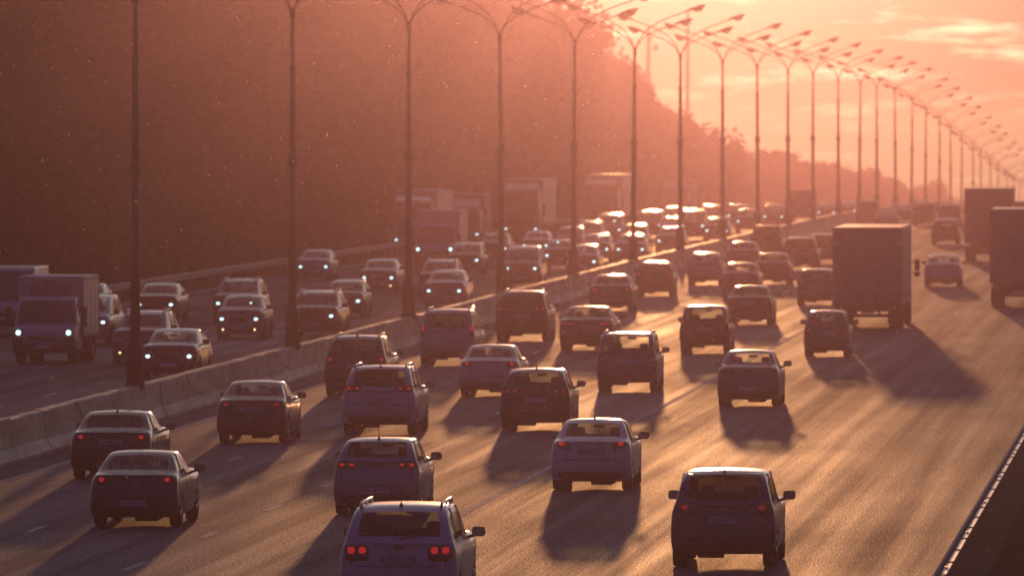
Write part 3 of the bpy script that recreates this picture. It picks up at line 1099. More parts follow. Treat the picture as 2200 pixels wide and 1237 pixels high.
    mb = MB(); mb.box((0, yp, zp), (.52, .012, .112), .004); pl = mb.build('number_plate', M_PLATE, root)
    if plate:
        t = link_mesh('plate_text', text_mesh(plate, .105), M_LETTER, pl)
        t.location = (0, yp - .009, zp); t.rotation_euler = (math.pi / 2, 0, 0)
    # lower bumper and seams
    if bump_black:
        rr_patch(bvh, 0, zf + .135, Wd * .80, .17, -1, .010, 10, 3, 6, depth=.02).build('bumper_insert', M_BLK, root)
    seam = MB()
    for s in (1, -1):
        q = rr_patch(bvh, s * hw * .60 if kind == 'sedan' else s * hw * .80, .62 * H * .86, .014, .34, -1, .004, 2, 6, 8, depth=.005); seam.add(q.v, q.f)
    q = rr_patch(bvh, 0, .44 * H if ttail < 2 else .40 * H, Wd * .72, .014, -1, .004, 10, 2, 8, depth=.005); seam.add(q.v, q.f)
    seam.build('boot_seam', M_BLK, root)
    for s in (1, -1):
        rr_patch(bvh, s * hw * .72, zf + .20, .16, .05, -1, .016, 4, 2, 3, depth=.01).build('reflector', M_LENS, root)
    if wiper and kind != 'sedan':
        mb = MB(); y5 = bvh.ray_cast(Vector((0, -12, zt + .09)), Vector((0, 1, 0)))[0].y
        mb.tube([(0, y5 - .02, zt + .06), (.32, y5 - .01, zt + .10)], .012, 5); mb.build('rear_wiper', M_BLK, root)
    if emblem:
        ze = zt - .075
        e = rr_patch(bvh, 0, ze, .15, .075, -1, .012, 8, 4, 2, depth=.01)
        eo = e.build('emblem', M_BLK, root)
        he = bvh.ray_cast(Vector((0, -12, ze)), Vector((0, 1, 0)))[0]
        if emblem == 'letters':
            t = link_mesh('emblem_letters', text_mesh('KIA', .06), M_CHR, eo); t.location = (0, he.y - .018, ze); t.rotation_euler = (math.pi / 2, 0, 0)
        else:
            mb = MB(); pts = [(math.cos(a) * .055, he.y - .016, ze + math.sin(a) * .035) for a in [k * math.pi / 8 for k in range(17)]]
            mb.tube(pts, .007, 5, False); mb.tube([(-.045, he.y - .016, ze + .02), (0, he.y - .018, ze - .01), (.045, he.y - .016, ze + .02)], .007, 5)
            mb.build('emblem_ring', M_CHR, eo)
    # roof things
    yr0 = -L / 2 + (up[rt_] - y0) * L / (y1 - y0); yr1 = -L / 2 + (up[ft] - y0) * L / (y1 - y0)
    if rails:
        for s in (1, -1):
            xx = s * hw * (tumb - .10)
            mb = MB(); mb.tube([(xx, yr0 + .12, H - .06), (xx, yr0 + .22, H + .01), (xx, yr0 + .35, H + .028), (xx, yr1 - .3, H + .028), (xx, yr1 - .15, H + .01), (xx, yr1 - .05, H - .07)], .024, 7)
            for yk in (yr0 + .36, (yr0 + yr1) / 2, yr1 - .36): mb.box((xx, yk, H - .012), (.035, .10, .08), .01)
            mb.build('roof_rail', M_STEEL if color not in ('white', 'silver') else PAINTS['silver'], root)
    if antenna:
        mb = MB(); ya = yr0 + .18
        if antenna == 'fin':
            mb.add([(-.03, ya + .12, H - .03), (.03, ya + .12, H - .03), (.03, ya - .06, H - .03), (-.03, ya - .06, H - .03), (0, ya - .04, H + .055), (0, ya, H + .05)],
                   [[0, 1, 5], [1, 2, 4, 5], [2, 3, 4], [3, 0, 5, 4], [0, 3, 2, 1]])
        else:
            mb.tube([(0, ya, H - .03), (0, ya, H + .03)], [.035, .018], 8); mb.tube([(0, ya, H), (0, ya - .14, H + .26)], [.008, .004], 5)
        mb.build('antenna', M_BLK, root)
    if spoiler:
        mb = MB(); mb.box((0, yr0 - .02, H - .065), (Wd * tumb * .86, .20, .03), .012); mb.build('roof_spoiler', pm, root)
    # front
    zhl = .46 * H if kind in ('sedan', 'hatch') else .47 * H
    for s in (1, -1):
        lens = rr_patch(bvh, s * hw * .70, zhl, hw * .40, .16, 1, .014, shape=lambda a, b, x, z, s=s: (x, z + .04 * a * s))
        lo = lens.build('headlight', M_LENSC, root)
        if head:
            rr_patch(bvh, s * hw * .71, zhl, .13, .09, 1, .022, 5, 4, 2.2, depth=.01).build('bulb', M_HEAD, lo)
        if fog:
            fo = rr_patch(bvh, s * hw * .66, zf + .14, .16, .09, 1, .016, 5, 4, 2.2, depth=.01).build('fog_light', M_BLK, root)
            rr_patch(bvh, s * hw * .66, zf + .14, .07, .06, 1, .024, 5, 4, 2.2, depth=.01).build('bulb', M_FOG, fo)
    rr_patch(bvh, 0, zhl - .02, hw * .78, .15, 1, .010, 8, 4, 4, depth=.02).build('grille', M_BLK, root)
    rr_patch(bvh, 0, zf + .12, Wd * .60, .15, 1, .010, 8, 3, 4, depth=.02).build('air_intake', M_BLK, root)
    hy = bvh.ray_cast(Vector((0, 12, zf + .23)), Vector((0, -1, 0)))[0]
    mb = MB(); mb.box((0, hy.y + .02, zf + .23), (.52, .012, .112), .004); fp = mb.build('number_plate', M_PLATE, root)
    mb = MB(); mb.box((0, hy.y + .028, zf + .23), (.40, .004, .06)); mb.build('plate_text', M_LETTER, fp) if False else None
    if stripes:
        for s in (1, -1):
            st = MB(); svs = []; sfs = []; nn = 26
            for k in range(nn + 1):
                yy = L / 2 - .12 - (L - .5) * k / nn
                for q in (0, 1):
                    xx = s * (.06 + .22 * q)
                    loc = bvh.ray_cast(Vector((xx, yy, 5)), Vector((0, 0, -1)))[0]
                    svs.append((xx, yy, (loc.z if loc else H) + .006))
            for k in range(nn):
                yy = (svs[2 * k][1] + svs[2 * k + 2][1]) / 2
                if yr1 - .02 < yy < up[fb] + .1 or yy < yr0: continue
                sfs.append([2 * k, 2 * k + 1, 2 * k + 3, 2 * k + 2])
            st.add(svs, sfs, True); st.build('racing_stripe', M_STRIPE, root)
    return root


# ---------------------------------------------------------------- trucks and vans
def lamp_box(root, name, c, d, m, bulb=None, face=1, bd=None):
    mb = MB(); mb.box(c, d, min(d) * .2); o = mb.build(name, m, root)
    if bulb:
        bd = bd or (d[0] * .7, d[2] * .7)
        mb = MB(); yb = c[1] + face * (d[1] / 2 + .004); mb.tube([(c[0], yb - .005, c[2]), (c[0], yb + .005, c[2])], min(bd) * .52, 12); mb.build('bulb', bulb, o)
    return o


def wedge_cab(root, Wd, y0, y1, zb, H, hoodz, hoody, name='cab', m=None, wsy=None, rake=.5):
    """cab shell: y0 back, y1 front nose, windscreen from (hoody, hoodz) up to (hoody-rake, H)"""
    hw = Wd / 2
    prof = [(y0, zb), (y1 - .05, zb), (y1, zb + .25), (y1 - .04, hoodz - .25), (y1 - .15, hoodz - .06), (hoody, hoodz), (hoody - rake, H - .08), (hoody - rake - .2, H), (y0, H)]
    def tum(y, z): return hw * (1 - .10 * max(0, (z - hoodz)) / max(.1, H - hoodz)) * (1 - .06 * max(0, (y - (y1 - .5))) / .5)
    n = len(prof); vs = []; fs = []
    for s in (1, -1):
        for (y, z) in prof: vs.append((s * tum(y, z), y, z))
    for i in range(n):
        j = (i + 1) % n
        fs.append([i, j, n + j, n + i])
    fs.append(list(range(n))); fs.append(list(range(n, 2 * n))[::-1])
    bm = bmesh.new(); V = [bm.verts.new(v) for v in vs]
    for f in fs: bm.faces.new([V[i] for i in f])
    bmesh.ops.recalc_face_normals(bm, faces=bm.faces[:])
    bmesh.ops.bevel(bm, geom=bm.edges[:], offset=.05, segments=3, affect='EDGES', profile=.6)
    me = bpy.data.meshes.new(name); bm.to_mesh(me); bm.free()
    for p in me.polygons: p.use_smooth = True
    cab = link_mesh(name, me, m, root)
    # windscreen, slightly proud of the raked face
    a = Vector((0, hoody, hoodz)); b = Vector((0, hoody - rake, H - .08)); dr = (b - a); nr = Vector((0, dr.z, -dr.y)).normalized()
    if nr.y < 0: nr = -nr
    def P(s, t, off): p = a + dr * t; return Vector((s * tum(p.y, p.z), p.y, p.z)) + nr * off
    mb = MB()
    q = [P(-.90, .10, .012), P(.90, .10, .012), P(.93, .5, .012), P(.88, .92, .012), P(-.88, .92, .012), P(-.93, .5, .012)]
    q2 = [p - nr * .03 for p in q]
    mb.add(q + q2, [[0, 1, 2, 3, 4, 5], [6, 7, 8, 9, 10, 11][::-1]] + [[i, (i + 1) % 6, 6 + (i + 1) % 6, 6 + i] for i in range(6)])
    mb.build('windscreen', M_GLASSD, root)
    mb = MB()
    mb.tube([P(-.5, .10, .03), P(-.05, .30, .03)], .012, 5); mb.tube([P(.1, .10, .03), P(.55, .28, .03)], .012, 5); mb.build('wipers', M_BLK, root)
    for s in (1, -1):
        mb = MB(); zt = H - .22
        yy0, yy1 = max(y0 + .15, hoody - rake - .95), hoody - .10
        q = [Vector((s * (tum(yy0, hoodz) + .012), yy0, hoodz + .03)), Vector((s * (tum(yy1, hoodz) + .012), yy1, hoodz + .03)),
             Vector((s * (tum(hoody - rake, zt) + .012), hoody - rake * .95, zt)), Vector((s * (tum(yy0, zt) + .012), yy0, zt))]
        q2 = [p - Vector((s * .02, 0, 0)) for p in q]
        mb.add(q + q2, [[0, 1, 2, 3], [4, 5, 6, 7]] + [[i, (i + 1) % 4, 4 + (i + 1) % 4, 4 + i] for i in range(4)])
        mb.build('side_window', M_GLASSD, root)
        mb = MB(); xm = hw + .20
        mb.box((s * xm, hoody - .15, hoodz + .42), (.20, .12, .42), .04); mb.box((s * xm, hoody - .15, hoodz + .08), (.20, .12, .2), .04)
        mb.tube([(s * (hw - .05), hoody - .15, hoodz + .5), (s * xm, hoody - .15, hoodz + .5)], .02, 6); mb.tube([(s * (hw - .02), hoody - .15, hoodz + .1), (s * xm, hoody - .15, hoodz + .1)], .02, 6)
        mb.build('wing_mirror', M_BLK, root)
    return cab


def dark_glass():
    m = mat('cab_glass', (.012, .012, .014), .08, coat=1)
    return m


M_GLASSD = dark_glass()


def truck(name, Wd, L, H, boxm, cabm, cab='van', zbox=1.0, doors=True, head=True, round_top=False, chiller=False, cabH=None, cabW=None, lights=True, gate=True, plate=''):
    """box lorry; y from -L/2 (rear) to +L/2 (nose)"""
    root = empty(name)
    hw = Wd / 2
    cl = {'van': 2.3, 'flat': 2.1}[cab]
    yb1 = L / 2 - cl + (.35 if cab == 'van' else -.15)
    # cargo box
    mb = MB()
    yc = (-L / 2 + yb1) / 2; bl = yb1 + L / 2
    mb.box((0, yc, (zbox + H) / 2), (Wd, bl, H - zbox), .03 if not round_top else .12)
    box = mb.build('cargo_box', boxm, root)
    mb = MB(); mb.box((0, yc, H + .012), (Wd - .05, bl - .05, .03), .008); mb.build('box_roof', M_ROOF, box)
    mb = MB()
    for s in (1, -1):
        mb.box((s * (hw - .02), -L / 2 - .01, (zbox + H) / 2), (.08, .05, H - zbox + .01), .01)
        mb.box((s * (hw + .004), yc, zbox + .05), (.02, bl, .12), .005); mb.box((s * (hw + .004), yc, H - .06), (.02, bl - .1, .10), .005)
        k = -L / 2 + 1.0
        while k < yb1 - .4: mb.box((s * (hw + .002), k, (zbox + H) / 2), (.012, .05, H - zbox - .3)); k += 1.1
    mb.box((0, -L / 2 - .01, H - .04), (Wd - .14, .05, .10), .01); mb.box((0, -L / 2 - .01, zbox + .05), (Wd - .14, .05, .12), .01)
    mb.build('box_frame', M_BOXD, box)
    if doors:
        for s in (1, -1):
            mb = MB(); mb.box((s * (hw / 2 - .02), -L / 2 - .006, (zbox + H) / 2 + .01), (hw - .12, .03, H - zbox - .24), .006)
            d = mb.build('rear_door', M_BOXD if boxm != M_BOXW else M_BOXW, root)
            mb = MB()
            for xx in (hw * .28, hw * .72):
                mb.tube([(s * xx, -L / 2 - .05, zbox + .1), (s * xx, -L / 2 - .05, H - .1)], .018, 6)
                mb.box((s * xx, -L / 2 - .06, zbox + .55), (.12, .03, .05), .005)
            for zz in (.2, .5, .8): mb.box((s * (hw - .10), -L / 2 - .03, zbox + (H - zbox) * zz), (.16, .03, .06), .005)
            mb.build('lock_bar', M_STEEL, d)
    # chassis, underrun bar, mudflaps
    mb = MB()
    for s in (1, -1): mb.box((s * .42, -.3, zbox - .16), (.10, L - 1.2, .22), .01)
    mb.box((0, -L / 2 + .15, zbox - .22), (Wd * .9, .12, .14), .01)
    mb.box((0, -L / 2 + .10, .52), (Wd * .92, .10, .13), .01)
    for s in (1, -1):
        mb.box((s * .42, -L / 2 + .13, .74), (.08, .08, .36))
        mb.box((s * (hw - .12), -.1, zbox - .35), (.05, L * .34, .35), .01)
    mb.box((-.85, -L * .05, .62), (.5, 1.0, .5), .05)
    mb.build('chassis', M_UNDER, root)
    tw = min(.5, Wd * .21)
    ras = [-L / 2 + L * .2] if L < 9 else [-L / 2 + 2.0, -L / 2 + 3.3]
    wr = .36 if H < 3 else .46
    for ya in ras:
        for s in (1, -1):
            wheel(root, s * (hw - tw / 2 - .03), ya, wr, tw)
    for s in (1, -1):
        wheel(root, s * ((cabW or Wd) / 2 - .17), L / 2 - .95 if cab == 'van' else L / 2 - 1.3, wr, .27)
        mb = MB(); mb.box((s * (hw - tw / 2 - .03), min(ras) - wr - .10, .48), (tw + .06, .025, .55), .005)
        mb.build('mudflap', M_RUB, root)
        if lights:
            lamp_box(root, 'tail_light', (s * (hw - .28), -L / 2 + .05, .80), (.36, .08, .14), M_LENS, M_REDLOW if s < 0 else M_RED, -1, (.10, .07))
    mb = MB(); mb.box((0, -L / 2 + .03, .66), (.52, .015, .115), .004); pl = mb.build('number_plate', M_PLATE, root)
    # cab
    if cab == 'van':
        ch = cabH or 2.05
        wedge_cab(root, cabW or Wd * .97, L / 2 - cl, L / 2, .42, ch, 1.18, L / 2 - .55, m=cabm, rake=.62)
        cw = cabW or Wd * .97
        for s in (1, -1):
            h = lamp_box(root, 'headlight', (s * cw * .40, L / 2 - .10, 1.0), (cw * .15, .14, .26), M_LENSC, M_HEAD if head else None, 1, (.16, .15))
        mb = MB(); mb.box((0, L / 2 - .03, .50), (cw * .98, .16, .30), .05)
        for s in (1, -1): mb.box((s * cw * .40, L / 2 - .07, .70), (cw * .19, .14, .34), .05)
        mb.build('bumper', M_BLK, root)
        mb = MB(); mb.box((0, L / 2 + .005, .82), (cw * .50, .06, .13), .03); mb.build('grille', M_BLK, root)
        mb = MB(); mb.box((0, L / 2 + .06, .56), (.52, .012, .112), .004); mb.build('number_plate', M_PLATE, root)
        mb = MB(); mb.box((0, L / 2 + .035, .93), (.14, .02, .10), .02); mb.build('emblem', M_CHR, root)
    else:
        ch = cabH or 2.9; cw = cabW or Wd * .97
        wedge_cab(root, cw, L / 2 - cl, L / 2, .55, ch, 1.75, L / 2 - .06, m=cabm, rake=.28)
        for s in (1, -1):
            lamp_box(root, 'headlight', (s * cw * .38, L / 2 - .03, .80), (.42, .12, .2), M_LENSC, M_HEAD if head else None, 1, (.17, .14))
        mb = MB(); mb.box((0, L / 2 - .0, .60), (cw * .98, .14, .38), .05); mb.build('bumper', M_BLK, root)
        mb = MB()
        for k in range(4): mb.box((0, L / 2 + .01, 1.10 + k * .13), (cw * .66, .05, .07), .01)
        mb.build('grille', M_BLK, root)
        mb = MB(); mb.box((0, L / 2 - .22, ch + .02), (cw * .9, .3, .06), .02)
        mb.build('sun_visor', M_BLK, root)
        if H > ch + .4:
            mb = MB(); mb.add([(-cw * .42, L / 2 - .5, ch), (cw * .42, L / 2 - .5, ch), (cw * .42, L / 2 - cl, ch), (-cw * .42, L / 2 - cl, ch),
                               (-cw * .42, L / 2 - cl + .1, H - .25), (cw * .42, L / 2 - cl + .1, H - .25), (cw * .42, L / 2 - cl, H - .25), (-cw * .42, L / 2 - cl, H - .25)],
                              [[0, 1, 5, 4], [4, 5, 6, 7], [0, 4, 7, 3], [1, 2, 6, 5], [0, 3, 2, 1], [3, 7, 6, 2]])
            mb.build('roof_deflector', cabm, root)
    if chiller:
        mb = MB(); mb.box((0, yb1 + .16, H - .42), (1.25, .34, .42), .06); mb.box((0, yb1 + .22, H - .14), (.50, .28, .16), .05)
        mb.build('cooling_unit', M_BOXD, root)
    return root


def van(name, Wd, L, H, color, head=True):
    """panel van or minibus"""
    root = empty(name); pm = PAINTS[color]; hw = Wd / 2
    wedge_cab(root, Wd, -L / 2, L / 2, .38, H, 1.15, L / 2 - .85, name='body', m=pm, rake=.75)
    for y in (-L / 2 + 1.0, L / 2 - .95):
        for s in (1, -1): wheel(root, s * (hw - .13), y, .35, .22)
    for s in (1, -1):
        lamp_box(root, 'headlight', (s * hw * .76, L / 2 - .13, .98), (.36, .2, .24), M_LENSC, M_HEAD if head else None, 1, (.16, .14))
        lamp_box(root, 'tail_light', (s * (hw - .08), -L / 2 - .0, 1.2), (.12, .06, .4), M_LENS, M_RED, -1, (.07, .1))
    mb = MB(); mb.box((0, L / 2 - .01, .48), (Wd * .96, .14, .26), .05); mb.build('bumper', M_BLK, root)
    mb = MB(); mb.box((0, L / 2 - .02, .80), (Wd * .46, .08, .14), .03); mb.build('grille', M_BLK, root)
    mb = MB(); mb.box((0, -L / 2 - .012, 1.55), (Wd * .76, .02, .6), .01); mb.build('rear_window', M_GLASSD, root)
    mb = MB(); mb.box((0, -L / 2 - .015, .5), (Wd * .92, .1, .2), .03); mb.build('bumper', M_BLK, root)
    mb = MB(); mb.box((0, -L / 2 - .02, .95), (.52, .02, .112), .004); mb.build('number_plate', M_PLATE, root)
    return root


# ------------------------------------------------------------------ traffic placement
def put(root, u, v, rear, L, Wd, label, cat='car', depth=None, group=None, ya=.8):
    """rear=True: u is the centre of the rear face, v the ground line of the nearest wheels"""
    if depth: p = at_depth(u, depth)
    else: p = at_ground(u, v)
    off = L / 2 - ya
    y = p.y + off
    x = p.x
    slope = (zr(y + 2) - zr(y - 2)) / 4
    root.location = (x, y, zr(y))
    root.rotation_euler = (math.atan(slope) * (1 if rear else -1), 0, 0 if rear else math.pi)
    if random.random() > 2: pass
    tag(root, label, cat, group)
    return root


GR = 'cars driving away on the right carriageway'
GL = 'cars coming towards the camera on the left carriageway'


def outcar(kind, Wd, color, u, v, label, depth=None, name='car', **kw):
    o = car(name, kind, Wd, color, head=False, **kw)
    return put(o, u, v, True, kw.get('L') or KINDS[kind]['L'], Wd, label, depth=depth)


def incar(kind, Wd, color, u, v, label, depth=None, name='car', **kw):
    kw.setdefault('antenna', False); kw.setdefault('rim', False)
    o = car(name, kind, Wd, color, **kw)
    return put(o, u, v, False, kw.get('L') or KINDS[kind]['L'], Wd, label, depth=depth, ya=.85)


# --- right carriageway, near to far
def out_traffic():
    o = outcar
    o('suv', 1.88, 'white', 864, 0, 'white off-road car with large square red tail lamps, cut off by the bottom edge', depth=147.5, name='suv', H=1.70, tail='big', rails=True, emblem='letters', plate='X395CX190', glassm='mid', taily=.98, fog=False)
    o('suv', 1.84, 'blue', 1558, 1216, 'dark car with pale shining roof and unlit tail lamps, alone at the bottom right', name='suv', H=1.68, tail='swept', lowlight=True, antenna='fin', emblem='ring', plate='K505CK777', glassm='tint', spoiler=True, taily=1.05)
    o('sedan', 1.70, 'white', 1274, 1052, 'white saloon with swept tail lamps in front of the dark off-road car', H=1.47, tail='swept', plate='M696BA177', glassm='mid', ttail=0, taily=.98)
    o('sedan', 1.70, 'dark', 297, 1130, 'dark saloon with see-through rear window, lowest at the bottom left', H=1.43, tail='round', antenna=False, plate='T412OC199', ttail=2, taily=.92)
    o('sedan', 1.77, 'black', 246, 1028, 'black saloon with dark rear window, half hidden behind the dark saloon at bottom left', H=1.45, tail='round', antenna='fin', glassm='tint', plate='O704EK97', taily=.92)
    o('hatch', 1.72, 'lightblue', 816, 1104, 'silver-grey hatchback with tall aerial directly in front of the white car at the bottom edge', H=1.50, tail='wide', plate='P818KM77', ttail=2, emblem='letters', spoiler=True, taily=1.0)
    o('suv', 1.84, 'white', 819, 932, 'white off-road car with roof rails, right of the small black saloon', name='suv', H=1.68, tail='wide', rails=True, antenna='fin', glassm='mid', plate='C323EC777', spoiler=True, taily=1.14)
    o('sedan', 1.68, 'black', 546, 950, 'small black saloon near the barrier with see-through rear window', H=1.47, tail='swept', antenna=False, plate='C676TE98', lowlight=True, taily=.93)
    o('suv', 1.77, 'dark', 769, 851, 'black off-road car with red corner lamps, half hidden behind the railed white off-road car', name='suv', H=1.70, tail='small', rails=True, glassm='mid', taily=1.02)
    o('sedan', 1.70, 'silver', 1055, 851, 'silver saloon with clear rear window and round red lamps, left behind the dark hatchback', H=1.43, tail='round', antenna=False, ttail=2, taily=.93)
    o('hatch', 1.76, 'black', 1154, 923, 'dark hatchback with tall aerial and dull unlit lamps in the middle of the near traffic', H=1.53, tail='wide', lowlight=True, rails=False, antenna=True, glassm='mid', taily=.98)
    o('boxy', 1.74, 'grey', 1350, 839, 'old square grey off-road car with bars on its roof', name='suv', H=1.66, tail='small', lowlight=True, rails=True, antenna=False, taily=.88)
    o('sedan', 1.68, 'blue', 1610, 872, 'dark saloon with headrests showing through its clear rear window, left of the small hatchback', H=1.50, tail='small', antenna=False, ttail=2, taily=1.04)
    o('hatch', 1.50, 'grey', 1778, 765, 'small narrow hatchback driving right behind the large box lorry', H=1.50, L=3.6, tail='small', lowlight=True, antenna=False, taily=.85)
    o('mpv', 1.80, 'silver', 965, 784, 'silver people carrier with tall red lamps beside its rear window, next to the barrier', name='minivan', H=1.76, tail='tall', rails=True, antenna=False, glassm='mid', taily=1.08)
    o('suv', 1.85, 'black', 1124, 732, 'big black off-road car with four red lamps and shining roof next to the barrier', name='suv', H=1.74, tail='wide', rails=True, antenna=False, glassm='tint', taily=1.12)
    o('sedan', 1.84, 'dark', 1263, 752, 'low wide coupe with thin red light bars', H=1.46, tail='bar', antenna=False, glassm='mid', taily=.90)
    o('mpv', 1.68, 'dark', 1516, 757, 'dark people carrier with sun glinting on the left of its roof and a short aerial', name='minivan', H=1.56, L=4.2, tail='tall', lowlight=True, antenna=True, glassm='mid')
    o('sedan', 1.70, 'brown', 1612, 697, 'dark saloon above and right of the people carrier with the glinting roof', H=1.46, tail='round', lowlight=True, antenna=False, glassm='mid')
    o('sedan', 1.74, 'red', 1314, 668, 'dark red saloon near the barrier in front of the coupe with light bars', H=1.45, tail='round', antenna=False, glassm='mid')
    o('hatch', 1.66, 'brown', 1408, 636, 'small dark hatchback just right of the dark red saloon, near the barrier', H=1.50, tail='small', antenna=False, glassm='mid')
    o('hatch', 1.66, 'grey', 1756, 655, 'grey hatchback partly covered by the left side of the large box lorry', H=1.50, tail='small', antenna=False, glassm='mid')
    o('sedan', 1.66, 'dark', 1592, 637, 'dark saloon with bright clear rear window, above the dark saloon', H=1.46, tail='small', lowlight=True, antenna=False)
    o('sedan', 1.66, 'brown', 1660, 611, 'dark saloon right of the one with the bright rear window', H=1.46, tail='round', antenna=False, glassm='mid')
    o('hatch', 1.64, 'silver', 1516, 612, 'silver small car with red lamps, right of the small dark hatchback', H=1.50, tail='small', antenna=False)
    o('sedan', 1.68, 'dark', 1596, 581, 'distant dark saloon with glinting roof above the silver small car', H=1.46, tail='round', lowlight=True, antenna=False, glassm='mid', rim=False)
    o('suv', 1.80, 'black', 1720, 580, 'distant dark off-road car with two glints on its roof, left of the large box lorry', name='suv', H=1.66, tail='round', lowlight=True, antenna=False, glassm='tint', rails=True, rim=False)
    o('suv', 1.76, 'brown', 1768, 567, 'distant dark car squeezed between the off-road car with roof glints and the large box lorry', H=1.60, tail='small', antenna=False, glassm='tint', rim=False)
    o('mpv', 1.80, 'dark', 1648, 553, 'distant tall dark people carrier close against the barrier', name='minivan', H=1.80, tail='tall', lowlight=True, antenna=False, glassm='tint', rails=True, rim=False)
    o('sedan', 1.70, 'silver', 2026, 616, 'silver saloon alone between the box lorry and the lorries at the right edge', H=1.47, tail='round', lowlight=True, antenna=False)
    o('suv', 1.74, 'brown', 2031, 525, 'distant dark car with light roof, above the silver saloon on the right', H=1.58, tail='small', lowlight=True, antenna=False, rim=False)
    o('suv', 1.80, 'brown', 1987, 0, 'far dark off-road car with glinting roof bars, right of the lorry roof corner', name='suv', depth=700, H=1.75, tail='small', lowlight=True, antenna=False, glassm='tint', rails=True, rim=False)
    o('mpv', 1.80, 'silver', 2041, 0, 'far silver people carrier left of the tall lorry with the flat grey back', name='minivan', depth=690, H=1.70, tail='small', lowlight=True, antenna=False, glassm='tint', rim=False)
    o('sedan', 1.75, 'silver', 1938, 0, 'far silver saloon just above the right end of the box lorry roof', depth=745, H=1.50, tail='small', lowlight=True, antenna=False, rim=False)
    o('sedan', 1.70, 'dark', 1906, 0, 'far car of which only a pale roof shows over the box lorry', depth=655, H=1.44, tail='small', lowlight=True, antenna=False, rim=False)
    o('suv', 1.85, 'brown', 1865, 0, 'far tall dark van-like car next to the far end of the barrier', name='suv', depth=700, H=1.95, tail='small', antenna=False, glassm='tint', rim=False)
    o('suv', 1.80, 'white', 1977, 0, 'farthest pale car peeping over the off-road car with glinting roof bars', depth=810, H=1.65, tail='small', lowlight=True, antenna=False, rails=True, rim=False)
    o('suv', 1.80, 'silver', 2027, 0, 'farthest car peeping over the far silver people carrier', depth=815, H=1.60, tail='small', lowlight=True, antenna=False, rim=False)
    t = truck('box_lorry', 2.52, 13.0, 3.72, M_TARP, PAINTS['white'], cab='flat', zbox=.95, cabH=2.75)
    put(t, 1867, 706, True, 13.0, 2.52, 'large dark box lorry with bright sunlit roof in the right half of the road', 'lorry', ya=1.6)
    t = truck('box_lorry', 2.5, 12.5, 3.95, M_BOXD, PAINTS['white'], cab='flat', zbox=1.05, cabH=2.9)
    put(t, 2124, 0, True, 12.5, 2.5, 'tall lorry with flat grey back, left of the lorry cut by the right edge', 'lorry', depth=502, ya=1.6)
    t = truck('box_lorry', 2.55, 11.0, 4.0, M_TARP, PAINTS['white'], cab='flat', zbox=1.0, cabH=2.9, round_top=True)
    put(t, 2196, 660, True, 11, 2.55, 'lorry with rounded silvery roof cut off by the right edge of the picture', 'lorry', ya=1.6)
    v = van('panel_van', 1.95, 5.2, 2.2, 'grey')
    put(v, 2196, 0, True, 5.2, 1.95, 'far grey van whose top shows above the rounded lorry roof at right edge', 'van', depth=640, ya=1.0)


